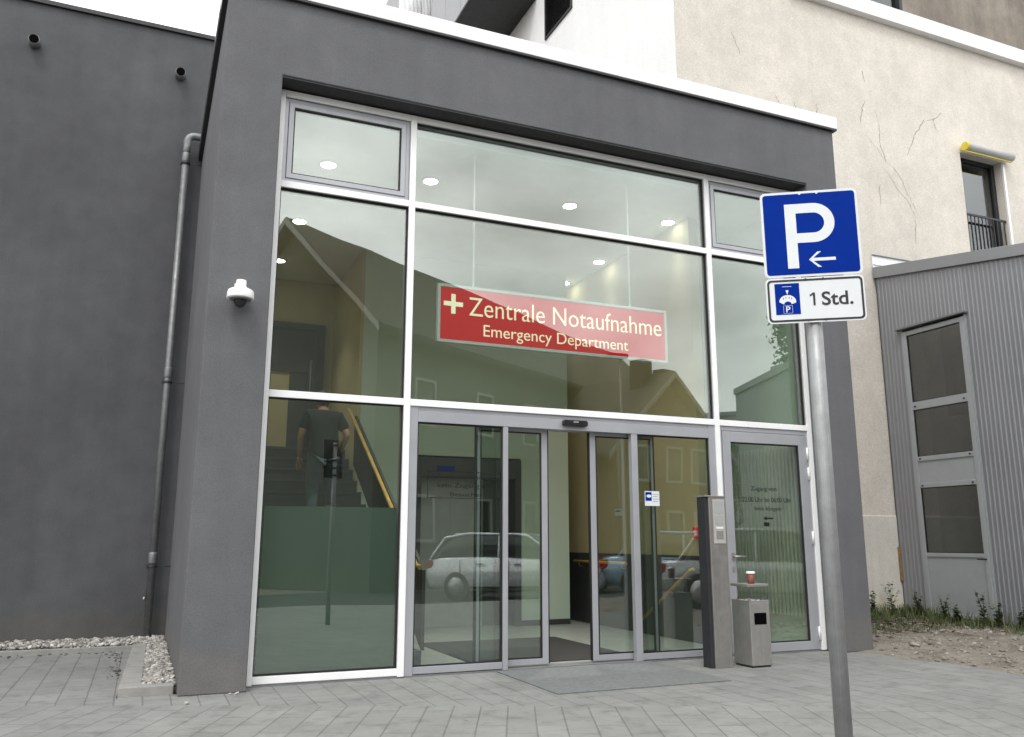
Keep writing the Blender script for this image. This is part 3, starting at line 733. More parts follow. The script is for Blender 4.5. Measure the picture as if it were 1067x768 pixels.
# ------------------------------------------------------------------ things on the forecourt and on the portal
CM = thing('security_camera', (-.30, FRONT, 3.36), 'white dome security camera on the grey pier left of the glazing', 'camera')
cx, cy = -.302, FRONT - .135
MB().box(-.350, -.255, FRONT - .012, FRONT - .001, 3.39, 3.525).box(-.344, -.260, FRONT - .150, FRONT - .012, 3.455, 3.512).build('mount', 'white', CM, bevel=.008)
MB().lathe((cx, cy, 3.345), [(.098, .0), (.117, .003), (.119, .012), (.113, .070), (.106, .082), (.060, .106), (.046, .112), (.043, .175)], 32).build('housing', 'white', CM)
MB().lathe((cx, cy, 3.337), [(.080, .0), (.096, .003), (.098, .008)], 32).build('trim_ring', 'alu_dark', CM)
MB().lathe((cx, cy, 3.336), [(.012, -.063), (.034, -.053), (.050, -.034), (.058, -.012), (.058, .0)], 28).build('dome', 'dome', CM)

tag(bx(2.312, 4.062, -1.362, -.03, .001, .010).build('door_mat', 'outmat'), 'grey scraper mat let into the paving before the sliding doors', 'mat')

IP = thing('intercom_pillar', (4.5, -.6, 0), 'stainless steel intercom pillar standing between sliding doors and side door', 'intercom')
def rot2(x, y, c, a): return (c[0] + (x - c[0]) * math.cos(a) - (y - c[1]) * math.sin(a), c[1] + (x - c[0]) * math.sin(a) + (y - c[1]) * math.cos(a))
IY0, IY1 = -.680, -.500; IX0, IX1 = 4.402, 4.610
MB().box(IX0, IX1, IY0, IY1, .0, 1.690).build('column', 'steel', IP, bevel=.004)
MB().box(IX0 - .045, IX1 + .006, IY0 - .006, IY1 + .004, 1.691, 1.704).build('top_plate', 'steel_light', IP, bevel=.002)
MB().box(IX0 - .035, IX0 - .003, IY0 + .02, IY1 - .02, .0, 1.690).build('rear_channel', 'darkmetal', IP, bevel=.003)
FI = FY(IY0 - .0005)
ipn = MB().prism(rrect(4.445, 4.590, 1.218, 1.665, .004), FI, 0, .006).build('intercom_panel', 'panel', IP, bevel=.001)
FI2 = FY(IY0 - .007)
MB().prism(rrect(4.463, 4.573, 1.52, 1.645, .004), FI2, 0, .002).build('camera_window', 'lift', ipn)
MB().prism(rrect(4.463, 4.573, 1.408, 1.50, .004), FI2, 0, .002).build('speaker_grille', 'lift', ipn)
MB().prism(rrect(4.475, 4.562, 1.265, 1.345, .004), FI2, 0, .004).build('call_button', 'steel_light', ipn, bevel=.001)
MB().prism(rrect(4.475, 4.562, 1.366, 1.386, .002), FI2, 0, .0025).build('name_plate', 'white', ipn)

BN = thing('waste_bin', (4.885, -.62, 0), 'square stainless waste bin with an ash tray and shelf beside the side door', 'bin')
BX0, BX1, BY0, BY1 = 4.765, 5.010, -.790, -.50
Bn = MB().box(BX0, BX1, BY0, BY1, .018, .628)
Bn.build('bin_body', 'steel_light', BN, bevel=.004)
bx(BX0 + .012, BX1 - .012, BY0 + .012, BY1 - .012, .0, .0175).build('bin_foot', 'black', BN)
ra = MB().ring([(BX0, BY0), (BX1, BY0), (BX1, BY1), (BX0, BY1)], [(BX0 + .014, BY0 + .014), (BX1 - .014, BY0 + .014), (BX1 - .014, BY1 - .014), (BX0 + .014, BY1 - .014)], flat(.629), 0, .022)
ra.build('ash_tray_rim', 'steel_light', BN, bevel=.002)
at = bx(BX0 + .016, BX1 - .016, BY0 + .016, BY1 - .016, .629, .640).build('ash_tray', 'ash', BN)
bt = MB(); q5 = random.Random(5)
for k in range(22):
    x, y, a_ = q5.uniform(BX0 + .04, BX1 - .04), q5.uniform(BY0 + .04, BY1 - .04), q5.uniform(0, 3.1)
    bt.tube([(x, y, .645), (x + .028 * math.cos(a_), y + .028 * math.sin(a_), .650)], .004, 6)
bt.build('cigarette_butts', 'flash', at)
bx(4.815, 4.965, BY0 - .003, BY0 - .0005, .415, .528).build('bin_opening', 'void', BN)
for x, y in ((4.80, -.56), (4.975, -.56)): MB().tube([(x, y, .63), (x, y, .792)], .006, 8).build('shelf_post', 'steel_light', BN)
bx(BX0 - .005, BX1 + .015, BY0 + .01, BY1, .785, .812).build('shelf', 'steel_light', BN, bevel=.003)
CU = thing('coffee_cup', (4.868, -.68, .8125), 'red paper coffee cup with a white lid on the bin shelf', 'cup')
MB().lathe((4.868, -.70, .8125), [(.032, 0), (.034, .004), (.044, .100)], 24).build('cup_body', 'cupred', CU)
MB().lathe((4.868, -.70, .9127), [(.047, 0), (.047, .009), (.043, .011), (.041, .023), (.036, .024)], 24).build('lid', 'white', CU)

# parking sign in the foreground
c_ = Vector((1.707, -5.216, 2.397)); rx = Vector((.85, -.527, .012)).normalized(); up_ = Vector((-.032, -.03, .999)); up_ = (up_ - rx * up_.dot(rx)).normalized(); nn = rx.cross(up_)
FP = lambda u, v, w: tuple(c_ + rx * u + up_ * v + nn * w)
pb = c_ - nn * .052
PS = thing('parking_sign', (pb.x, pb.y, 0), 'blue parking sign with arrow and one hour plate on a grey pole', 'road sign')
MB().tube([(pb.x - .004, pb.y, 0), (pb.x - .004, pb.y, 2.74)], .035, 28).build('pole', 'pole', PS)
H1_, H2_ = .397, .208
sp = MB().prism(rrect(-.21, .21, .001, H1_, .022), FP, -.003, 0).build('sign_plate', 'signwhite', PS, bevel=.0008)
MB().prism(rrect(-.199, .199, .012, H1_ - .011, .014), FP, .0005, .0013).build('blue_field', 'signblue', sp)
MB().prism(rrect(-.2085, .2085, .0025, H1_ - .0015, .021), FP, -.0050, -.0035).build('plate_back', 'signback', sp)
def draw_P(ox, oy, h, st, wst, frame, d0, d1):
    """stem plus bowl, butted together"""
    r = h * .305; cyb = oy + h - r
    m = MB().prism([(ox, oy), (ox + st, oy), (ox + st, oy + h), (ox, oy + h)], frame, d0, d1)
    ang = [R(-90 + 180 * k / 18) for k in range(19)]
    o_ = [(ox + st, cyb - r)] + [(ox + wst + r * math.cos(t), cyb + r * math.sin(t)) for t in ang] + [(ox + st, cyb + r)]
    i_ = [(ox + st, cyb - r + st * .93)] + [(ox + wst + (r - st * .93) * math.cos(t), cyb + (r - st * .93) * math.sin(t)) for t in ang] + [(ox + st, cyb + r - st * .93)]
    for k in range(len(o_) - 1):
        m.prism([o_[k], o_[k + 1], i_[k + 1], i_[k]], frame, d0, d1)
    return m
draw_P(-.107, .040, .298, .0475, .1215, FP, .0018, .0024).build('letter', 'signwhite', sp)
MB().prism([(.0985, .0835), (.003, .0835), (.0375, .112), (.022, .112), (-.0155, .0765), (.022, .041), (.0375, .041), (.003, .0695), (.0985, .0695)][::-1], FP, .0018, .0024).build('arrow', 'signwhite', sp)
for u in (-.037, .037): MB().prism(arc(u, H1_ - .0115, .0055, 0, 345, 12), FP, .0018, .0035).build('bolt', 'signwhite', sp)
s2 = MB().prism(rrect(-.21, .21, -H2_, -.003, .022), FP, -.003, 0).build('extra_plate', 'signwhite', PS, bevel=.0008)
MB().prism(rrect(-.2085, .2085, -H2_ + .0015, -.0045, .021), FP, -.0050, -.0035).build('plate_back', 'signback', s2)
MB().ring(rrect(-.203, .203, -H2_ + .007, -.010, .018), rrect(-.194, .194, -H2_ + .016, -.019, .012), FP, .0005, .0012).build('plate_border', 'black', s2)
MB().prism(rrect(-.172, -.0665, -.168, -.027, .002), FP, .0005, .0012).build('disc_panel', 'signblue', s2)
fan = [(-.153, -.094)] + [(-.1195 + .042 * math.cos(t) * .82, -.118 + .036 * math.sin(t)) for t in [R(145 - 110 * k / 10) for k in range(11)]] + [(-.086, -.094), (-.0975, -.112), (-.108, -.1165), (-.131, -.1165), (-.1415, -.112)]
fan = [(-.1195 + .036 * math.cos(R(t)), -.110 + .030 * math.sin(R(t))) for t in range(-10, 191, 12)] + [(-.1195 + .016 * math.cos(R(t)), -.122 + .013 * math.sin(R(t))) for t in range(180, -1, -20)]
MB().prism(fan, FP, .0016, .0022).build('parking_disc', 'signwhite', s2)
MB().prism([(-.1195, -.079), (-.113, -.058), (-.126, -.058)], FP, .0016, .0022).prism([(-.140, -.0425), (-.100, -.0425), (-.100, -.0405), (-.140, -.0405)], FP, .0016, .0022).build('disc_pointer', 'signwhite', s2)
for k, t in enumerate((35, 62, 90, 118, 145)):
    pass
tk = MB()
for t in (50, 75, 105, 130):
    u, v = -.1195 + .027 * math.cos(R(t)), -.112 + .021 * math.sin(R(t))
    tk.prism([(u - .0012, v - .004), (u + .0012, v - .004), (u + .0012, v + .004), (u - .0012, v + .004)], FP, .0026, .003)
tk.build('disc_ticks', 'signblue', s2)
draw_P(-.1285, -.158, .027, .0050, .0100, FP, .0016, .0022).build('letter', 'signwhite', s2)
MB().ring([(-.1395, -.163), (-.1005, -.163), (-.1005, -.127), (-.1395, -.127)], [(-.1385, -.162), (-.1015, -.162), (-.1015, -.128), (-.1385, -.128)], FP, .0016, .0022).build('letter_box', 'signwhite', s2)
text('Std.', 'black', s2, lambda u, v, w: FP(u, v, w + .0006), (.026, .158, -.134, -.0715), .0008, off=.016)
MB().prism([(-.0105, -.132), (-.0015, -.132), (-.0015, -.0735), (-.009, -.0735), (-.0245, -.0835), (-.0225, -.0905), (-.0105, -.0835)], FP, .0006, .0014).build('numeral', 'black', s2)
for u in (-.037, .037):
    MB().prism(arc(u, -.0125, .005, 0, 345, 12), FP, .0018, .0035).prism(arc(u, -H2_ + .011, .005, 0, 345, 12), FP, .0018, .0035).build('bolt', 'signback', s2)
for v in (.30, .06, -.06, -.17):
    MB().prism([(-.06, v - .012), (.06, v - .012), (.06, v + .012), (-.06, v + .012)], FP, -.016, -.0055).lathe((pb.x - .004, pb.y, (c_ + up_ * v).z - .014), [(.040, 0), (.040, .028)], 20).build('clamp', 'signback', PS)

# ------------------------------------------------------------------ grey wing on the left, its spouts and the downpipe
G = thing('grey_wing', (-6, 4, 0), 'plain dark grey rendered building wing left of the entrance block', 'building')
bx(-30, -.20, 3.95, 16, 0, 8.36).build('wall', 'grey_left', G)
bx(-30.04, -.16, 3.905, 16.04, 8.361, 8.42).build('coping', 'darkmetal', G)
for x, z in ((-2.77, 7.75), (-.95, 7.70)):
    sp_ = MB().lathe((x, 3.80, z), [(.060, 0), (.068, .002), (.068, .15), (.060, .15)], 24, axis='y').build('roof_spout', 'galv', G)
    MB().lathe((x, 3.785, z), [(.045, 0.0), (.059, .002), (.059, .014)], 24, axis='y').build('spout_mouth', 'void', sp_)
DP = thing('downpipe', (-.79, 3.80, 0), 'galvanised downpipe on the grey wall in the corner beside the entrance block', 'downpipe')
el = [(-.79, 3.80, 6.60)] + [(-.79 + .10 * (1 - math.cos(R(t))), 3.80, 6.665 + .10 * math.sin(R(t))) for t in range(0, 91, 15)] + [(-.577, 3.80, 6.765)]
MB().tube([(-.79, 3.80, .03), (-.79, 3.80, 6.42)], .047, 20).build('pipe', 'galv', DP)
MB().tube([(-.79, 3.80, 6.40)] + el, .051, 20).build('elbow', 'galv', DP)
for z in (6.36, 3.33, .96): MB().lathe((-.79, 3.80, z), [(.051, 0), (.054, .01), (.054, .12), (.049, .14)], 20).build('pipe_sleeve', 'galv', DP)
for z in (6.33, 3.26, .91):
    MB().lathe((-.79, 3.80, z), [(.058, 0), (.060, .005), (.060, .022), (.058, .027)], 20).tube([(-.73, 3.80, z + .013), (-.575, 3.80, z + .013)], .005, 8).box(-.86, -.845, 3.785, 3.815, z - .01, z + .04).build('pipe_clip', 'darkmetal', DP)
MB().lathe((-.79, 3.80, .03), [(.066, 0), (.066, .03), (.056, .05)], 20).build('pipe_foot', 'darkmetal', DP)
MB().lathe((-.853, 3.775, .52), [(.012, 0), (.016, .01), (.016, .03), (.01, .04)], 12).build('tap', 'steel_light', DP)

# ------------------------------------------------------------------ hospital block behind
H = thing('hospital_building', (12, 2.6, 0), 'tall cream rendered hospital block with a white side wall behind the entrance', 'building')
CY = 2.60; CX = 6.56
WX0, WX1, WZ0, WZ1 = 13.03, 14.17, 6.30, 8.62
cr = MB().box(CX, WX0, CY, CY + .4, 1.65, 10.93).box(WX1, 34, CY, CY + .4, 1.65, 10.93).box(WX0, WX1, CY, CY + .4, 1.65, WZ0).box(WX0, WX1, CY, CY + .4, WZ1, 10.93)
cr.build('cream_wall', 'cream', H)
bx(CX + .05, 34, CY - .02, CY + .4, -.1, 1.649).build('plinth', 'plinth', H, bevel=.01)
bx(CX - .012, CX, CY + .02, 40, 5.0, 24).build('white_wall', 'white_render', H)
MB().box(CX + .001, CX + .3, CY + .401, 40, 0, 24).box(CX + .3, 34, CY + .41, CY + .6, 0, 24).build('core_wall', 'dim', H)
bx(9.0, 34, CY - .13, CY + .38, 10.931, 11.24).build('ledge', 'white_render', H, bevel=.006)
uw = MB().box(CX, 10.62, CY + .05, CY + .4, 11.241, 24).box(11.92, 34, CY + .05, CY + .4, 11.241, 24).box(10.62, 11.92, CY + .05, CY + .4, 13.3, 24)
uw.build('upper_wall', 'concrete', H)
UW = MB().box(10.62, 10.70, CY + .03, CY + .22, 11.245, 13.3).box(11.84, 11.92, CY + .03, CY + .22, 11.245, 13.3).box(10.70, 11.84, CY + .03, CY + .22, 11.245, 11.33).box(10.70, 11.84, CY + .03, CY + .22, 13.2, 13.3).build('upper_window', 'darkmetal', H)
bx(10.70, 11.84, CY + .12, CY + .13, 11.33, 13.2).build('pane', 'darkglass', UW)
bx(10.5, 12.0, CY + .36, CY + .40, 11.241, 13.4).build('room', 'dim', UW)
# awning window
AW = MB().box(WX0, WX0 + .07, CY + .16, CY + .26, WZ0, WZ1).box(WX1 - .09, WX1, CY + .16, CY + .26, WZ0, WZ1).box(WX0 + .07, WX1 - .09, CY + .16, CY + .26, WZ1 - .07, WZ1).box(WX0 + .07, WX1 - .09, CY + .16, CY + .26, WZ0, WZ0 + .07).build('window', 'darkmetal', H, bevel=.004)
bx(WX0 + .07, WX1 - .09, CY + .20, CY + .21, WZ0 + .07, WZ1 - .07).build('pane', 'darkglass', AW)
bx(WX0, WX1, CY + .37, CY + .395, WZ0, WZ1).build('room', 'dim', AW)
MB().tube([(WX0 + .05, CY - .12, WZ1 + .07), (WX1 + .16, CY - .12, WZ1 + .07)], .088, 20).build('awning_roll', 'roller', AW)
MB().lathe((WX0 - .01, CY - .12, WZ1 + .07), [(.080, 0), (.094, .01), (.094, .05), (.080, .06)], 18, axis='x').box(WX0, WX1 + .12, CY - .145, CY - .12, WZ1 - .048, WZ1 - .020).build('awning_bracket', 'yellowpl', AW)
bx(WX1 + .001, WX1 + .055, CY - .03, CY + .01, WZ0 + .1, WZ1 - .0).build('guide_rail', 'whitealu', AW)
rl = MB().box(WX0 + .001, WX1 - .001, CY + .03, CY + .055, 7.36, 7.40).box(WX0 + .001, WX1 - .001, CY + .03, CY + .055, 6.45, 6.48)
for k in range(11): 
    x = WX0 + .06 + k * (WX1 - WX0 - .12) / 10
    rl.box(x - .008, x + .008, CY + .035, CY + .05, 6.481, 7.359)
rl.build('window_railing', 'darkmetal', AW)
# cracks in the render: thin ribbons a hair proud of the wall
ck = MB()
def crack(pts, wd=.020):
    rr_ = random.Random(len(ck.v)); P2 = []
    for (a_, b_) in zip(pts[:-1], pts[1:]):
        for k in range(5):
            t = k / 5; P2.append((a_[0] + (b_[0] - a_[0]) * t + rr_.uniform(-.02, .02), a_[1] + (b_[1] - a_[1]) * t + rr_.uniform(-.015, .015)))
    P2.append(pts[-1])
    n = len(P2)
    vs_ = []
    for i, (x, z) in enumerate(P2):
        k = wd * (.35 + .65 * math.sin(math.pi * (i + .5) / n)) * rr_.uniform(.5, 1.2) * .5
        vs_ += [(x - k, CY - .002, z + k * .3), (x + k, CY - .002, z - k * .3)]
    ck.add(vs_, [(2 * i, 2 * i + 1, 2 * i + 3, 2 * i + 2) for i in range(n - 1)])
CRACKS = __import__('json').loads('''[[[7.704, 9.83], [7.765, 9.701], [7.86, 9.442]], [[10.423, 9.868], [10.655, 9.789], [10.695, 9.563]], [[10.673, 9.205], [10.568, 8.971], [10.509, 8.716]], [[10.923, 9.06], [10.962, 8.691], [10.941, 8.359], [11.067, 8.058], [11.369, 7.853], [11.529, 7.491], [11.732, 7.137], [11.961, 6.979]], [[10.637, 8.508], [10.851, 8.277], [11.067, 8.058]], [[10.973, 7.943], [11.257, 7.606], [11.547, 7.3], [11.681, 7.065]], [[11.63, 8.294], [11.853, 8.738], [12.157, 9.105], [12.428, 9.182]], [[12.673, 9.372], [12.38, 9.151], [12.5, 8.881]], [[8.567, 8.837], [8.651, 8.717], [8.719, 8.657]], [[9.489, 8.868], [9.492, 8.658]], [[8.97, 8.8], [9.032, 8.662]], [[10.85, 7.568], [10.822, 7.182]], [[11.66, 7.029], [11.615, 6.545]]]''')
for c in CRACKS: crack(c)
ck.build('render_crack', 'crack', H)
# louvre in the white wall
FW = FX(CX - .013)
lo_ = MB().ring([(-7.55, 12.28), (-6.24, 12.28), (-6.24, 15.2), (-7.55, 15.2)], [(-7.50, 12.33), (-6.29, 12.33), (-6.29, 15.15), (-7.50, 15.15)], FW, 0, .03).build('louvre', 'darkmetal', H)
lb = MB()
for k in range(40):
    z = 12.34 + k * .07
    lb.add([(CX - .016, 6.295, z + .035), (CX - .016, 7.495, z + .035), (CX - .038, 7.495, z), (CX - .038, 6.295, z)], [(0, 1, 2, 3)])
lb.build('louvre_slats', 'darkmetal', lo_)
bx(CX - .015, CX - .013, 6.295, 7.495, 12.335, 15.145).build('louvre_back', 'black', lo_)
# projecting storey: dark underside, clad flank, recessed window with a railing
BXo = 5.065
bc = MB().box(BXo + .03, CX - .013, 8.0, 30, 13.65, 13.70).build('balcony', 'soffit', H)
for k in range(16):
    y0 = 8.0 + 1.15 * k
    if 11.4 < y0 + .5 < 15.2:
        continue
    bx(BXo, BXo + .029, y0 + .008, y0 + 1.142, 13.60, 18.5).build('cladding_panel', 'fascia', bc)
bx(BXo + .03, CX - .013, 8.0, 8.05, 13.701, 18.5).build('cladding_panel', 'fascia', bc)
MB().box(BXo + .40, BXo + .45, 10.8, 16, 13.701, 18.5).build('window_wall', 'darkglass', bc)
bx(BXo + .8, BXo + .9, 10.8, 16, 13.701, 18.5).build('room', 'dim', bc)
br_ = MB()
for k in range(30): br_.tube([(BXo + .02, 11.55 + k * .14, 13.7), (BXo + .02, 11.55 + k * .14, 18.4)], .014, 6)
br_.build('bars', 'whitealu', bc)

# ------------------------------------------------------------------ metal shed on the right
SXs = 10.515
SH = thing('metal_shed', (SXs, 0, 0), 'grey trapezoid sheet metal shed with a tall glazed door against the cream wall', 'shed')
DY0, DY1 = .93, 2.10              # door opening in y
def sheet(y0, y1, ztop, zbot):
    """trapezoid profile, ribs along z; ztop, zbot as functions of y"""
    m = MB(); prof = []; y = y0; pit = .076
    while y < y1:
        prof += [(y, 0), (y + .032, 0), (y + .042, .007), (y + .066, .007)]; y += pit
    prof = [(min(a_, y1), d) for a_, d in prof] + [(y1, 0)]
    vs_ = []
    for (yy, d) in prof: vs_ += [(SXs + .007 - d, yy, zbot(yy)), (SXs + .007 - d, yy, ztop(yy))]
    m.add(vs_, [(2 * i, 2 * i + 1, 2 * i + 3, 2 * i + 2) for i in range(len(prof) - 1)])
    return m
eave = lambda y: 5.735 + .160 * (y - 2.45)
sheet(DY1 + .006, CY - .025, eave, lambda y: .02).build('wall_sheet', 'shed', SH)
sheet(DY0 - .02, DY1 + .006, eave, lambda y: 4.735).build('wall_sheet', 'shed', SH)
sheet(-6.5, DY0 - .006, eave, lambda y: .02).build('wall_sheet', 'shed', SH)
MB().box(SXs + .05, SXs + .10, -6.5, DY0 - .02, 0, 4.3).build('inner_lining', 'dim', SH)
bx(11.5, 11.55, -6.5, CY - .03, 0, 5.0).build('inner_wall', 'shedwall', SH)
IW = bx(11.47, 11.499, 1.60, 2.17, 3.30, 4.95).build('reflection_panel', 'void', SH); bx(11.42, 11.499, 1.55, 2.22, 3.23, 3.299).build('reflection_sill', 'sheddoor', IW)  # dark panel and pale sill added to imitate a window mirrored in the panes
fs_ = MB().prism([(-(CY - .025), eave(CY - .025) + .19), (-(CY - .025), eave(CY - .025) - .01), (6.5, eave(-6.5) - .01), (6.5, eave(-6.5) + .12)][::1], FX(SXs), 0, .05)
fs_.build('eave_board', 'shed', SH, bevel=.004)
FXr = MB().add([(SXs + .001, CY - .025, eave(CY - .025) + .05), (SXs + .001, -6.5, eave(-6.5) + .05), (SXs + 7, -6.5, eave(-6.5) + .05), (SXs + 7, CY - .025, eave(CY - .025) + .05),
               (SXs + .001, CY - .025, eave(CY - .025) + .0), (SXs + .001, -6.5, eave(-6.5) + .0), (SXs + 7, -6.5, eave(-6.5) + .0), (SXs + 7, CY - .025, eave(CY - .025) + .0)],
              [(0, 1, 2, 3), (7, 6, 5, 4), (0, 4, 5, 1), (1, 5, 6, 2), (2, 6, 7, 3), (3, 7, 4, 0)])
FXr.build('roof', 'shed', SH)
MB().box(SXs - .03, 18, CY - .024, CY - .006, eave(CY) + .02, 6.17).box(SXs - .03, 18, CY - .040, CY - .024, 6.00, 6.015).build('flashing', 'flash', SH)
bx(SXs - .03, 18, CY - .045, CY - .004, 6.171, 6.185).build('flashing_cap', 'alu_dark', SH)
dr = MB()
x0, x1 = SXs - .03, SXs + .03
dr.box(x0, x1, DY0, DY0 + .075, .10, 4.66).box(x0, x1, DY1 - .075, DY1, .10, 4.66)
for z0, z1 in ((4.585, 4.66), (3.335, 3.465), (2.50, 2.575), (2.075, 2.15), (1.0, 1.06), (.10, .16)): dr.box(x0 + .002, x1 - .002, DY0 + .0755, DY1 - .0755, z0, z1)
sdr = dr.build('shed_door', 'sheddoor', SH, bevel=.005)
for z0, z1 in ((3.465, 4.585), (2.575, 3.335), (1.06, 2.075)):
    bx(SXs - .002, SXs + .006, DY0 + .0755, DY1 - .0755, z0, z1).build('pane', 'darkglass', sdr)
    MB().ring([(-DY1 + .0755, z0), (-DY0 - .0755, z0), (-DY0 - .0755, z1), (-DY1 + .0755, z1)], [(-DY1 + .088, z0 + .012), (-DY0 - .088, z0 + .012), (-DY0 - .088, z1 - .012), (-DY1 + .088, z1 - .012)], FX(SXs - .003), 0, .010).build('gasket', 'gasket', sdr)
for z0, z1 in ((2.15, 2.50), (.16, 1.0)): bx(SXs - .012, SXs + .008, DY0 + .0755, DY1 - .0755, z0, z1).build('door_panel', 'sheddoor', sdr)
bv = MB()
for z in (3.39, 2.54, 2.11):
    for y in (DY0 + .13, DY1 - .13): bv.box(x0 - .006, x0 - .0005, y - .016, y + .016, z - .011, z + .011)
bv.build('drain_cap', 'black', sdr)
MB().tube([(x0 - .001, DY0 + .04, .98), (x0 - .05, DY0 + .04, .98), (x0 - .055, DY0 + .15, .98)], .010, 8).build('handle', 'darkmetal', sdr)
bx(SXs - .09, SXs + .01, DY0 - .06, DY1 + .10, 4.70, 4.73).build('door_hood', 'alu_dark', SH, bevel=.004)
MB().box(SXs - .02, SXs + .03, DY0 - .03, DY0 - .002, .05, 4.69).box(SXs - .02, SXs + .03, DY1 + .002, DY1 + .03, .05, 4.69).build('door_trim', 'sheddoor', SH)
bx(SXs - .01, SXs + .06, -6.5, CY - .03, -.1, .06).build('base_rail', 'kerb', SH)
bd_ = tag(bx(10.48, 10.60, CY - .055, CY - .022, .60, 1.15).build('wooden_board', 'board', bevel=.004), 'short weathered brown board fixed upright to the cream plinth', 'board')

# weeds and grass along the walls
def weed(x, y, h, n, seed, label, grp):
    rr_ = random.Random(seed); z = hgt(x, y)
    o = thing('weed_plant', (x, y, z), label, 'plant', grp)
    stem = MB(); lf = MB()
    for s_ in range(n):
        a_ = rr_.uniform(0, 6.28); lean = rr_.uniform(.05, .35); hh = h * rr_.uniform(.6, 1.1)
        pts = [(x + math.cos(a_) * lean * hh * t * t, y + math.sin(a_) * lean * hh * t * t, z + hh * t) for t in (0, .25, .5, .75, 1)]
        stem.tube(pts, [.004, .0035, .003, .002, .001], 5)
        for t in range(3, 22):
            u = t / 21; p = Vector((x + math.cos(a_) * lean * hh * u * u, y + math.sin(a_) * lean * hh * u * u, z + hh * u))
            b_a = rr_.uniform(0, 6.28); ln = rr_.uniform(.05, .11) * (1.1 - .5 * u); wd = ln * .36; dr_ = Vector((math.cos(b_a), math.sin(b_a), rr_.uniform(-.1, .6))).normalized(); sd_ = Vector((-math.sin(b_a), math.cos(b_a), 0))
            lf.add([p, p + dr_ * ln * .5 + sd_ * wd, p + dr_ * ln, p + dr_ * ln * .5 - sd_ * wd], [(0, 1, 2, 3)])
    stem.build('stem', 'leaf', o); lf.build('foliage', 'leaf', o)
weed(9.98, 2.32, .52, 5, 1, 'tall leafy weed in the corner of the cream wall and the shed', 'weeds along the shed')
weed(10.20, 1.55, .40, 6, 2, 'leafy weed growing at the middle of the shed door', 'weeds along the shed')
weed(10.28, .95, .46, 5, 3, 'upright weed at the right jamb of the shed door', 'weeds along the shed')
weed(9.15, 2.45, .36, 6, 4, 'bushy weed at the foot of the cream plinth', 'weeds along the shed')
weed(7.35, 2.35, .62, 4, 5, 'tall thin weed right beside the grey pier edge', 'weeds along the shed')
weed(8.35, 2.42, .30, 6, 6, 'low weed under the cream plinth left of the board', 'weeds along the shed')
weed(10.25, .35, .30, 6, 8, 'low weed before the ribbed sheet right of the shed door', 'weeds along the shed')
weed(7.15, 1.75, .24, 7, 31, 'low spreading weed in the rubble close to the grey pier', 'weeds along the shed')
weed(7.75, 2.10, .26, 8, 32, 'dense low weed between the grey pier and the cream plinth', 'weeds along the shed')
weed(9.55, 2.28, .34, 8, 33, 'dense weed under the brown board', 'weeds along the shed')
weed(10.18, 2.0, .42, 7, 34, 'bushy weed at the left jamb of the shed door', 'weeds along the shed')
weed(10.05, 1.2, .26, 8, 35, 'low bushy weed in front of the shed door sill', 'weeds along the shed')
weed(10.15, .62, .34, 8, 36, 'dense weed beside the right jamb of the shed door', 'weeds along the shed')
weed(10.05, .02, .32, 8, 37, 'rightmost bushy weed before the ribbed sheet', 'weeds along the shed')
gr = MB(); g9 = random.Random(9)
for i in range(15000):
    k = g9.random()
    if k < .45: x, y = g9.uniform(7.0, 10.45), 2.52 - abs(g9.gauss(0, .38))
    elif k < .8: y, x = g9.uniform(-1.6, 2.5), 10.46 - abs(g9.gauss(0, .33))
    else: x, y = g9.uniform(7.05, 10.4), g9.uniform(.6, 2.5)
    if math.sin(5.3 * x + 2 * y) * math.sin(4.1 * y - 1.3 * x) * (.6 + .4 * math.sin(11 * x + 7 * y)) < g9.uniform(-.45, .35) - .08: continue
    z = hgt(x, y); h = g9.uniform(.02, .07) if g9.random() < .7 else g9.uniform(.06, .19) * (1.2 if k < .8 else .6); a_ = g9.uniform(0, 6.28); le = g9.uniform(.1, .8) * h; wd = g9.uniform(.003, .008)
    dx, dy = math.cos(a_), math.sin(a_)
    gr.add([(x - dy * wd, y + dx * wd, z - .005), (x + dy * wd, y - dx * wd, z - .005), (x + dx * le * .4 + dy * wd * .7, y + dy * le * .4 - dx * wd * .7, z + h * .65), (x + dx * le * .4 - dy * wd * .7, y + dy * le * .4 + dx * wd * .7, z + h * .65), (x + dx * le, y + dy * le, z + h)], [(0, 1, 2, 3), (3, 2, 4)])
tag(gr.build('grass', 'leaf'), kind='stuff')

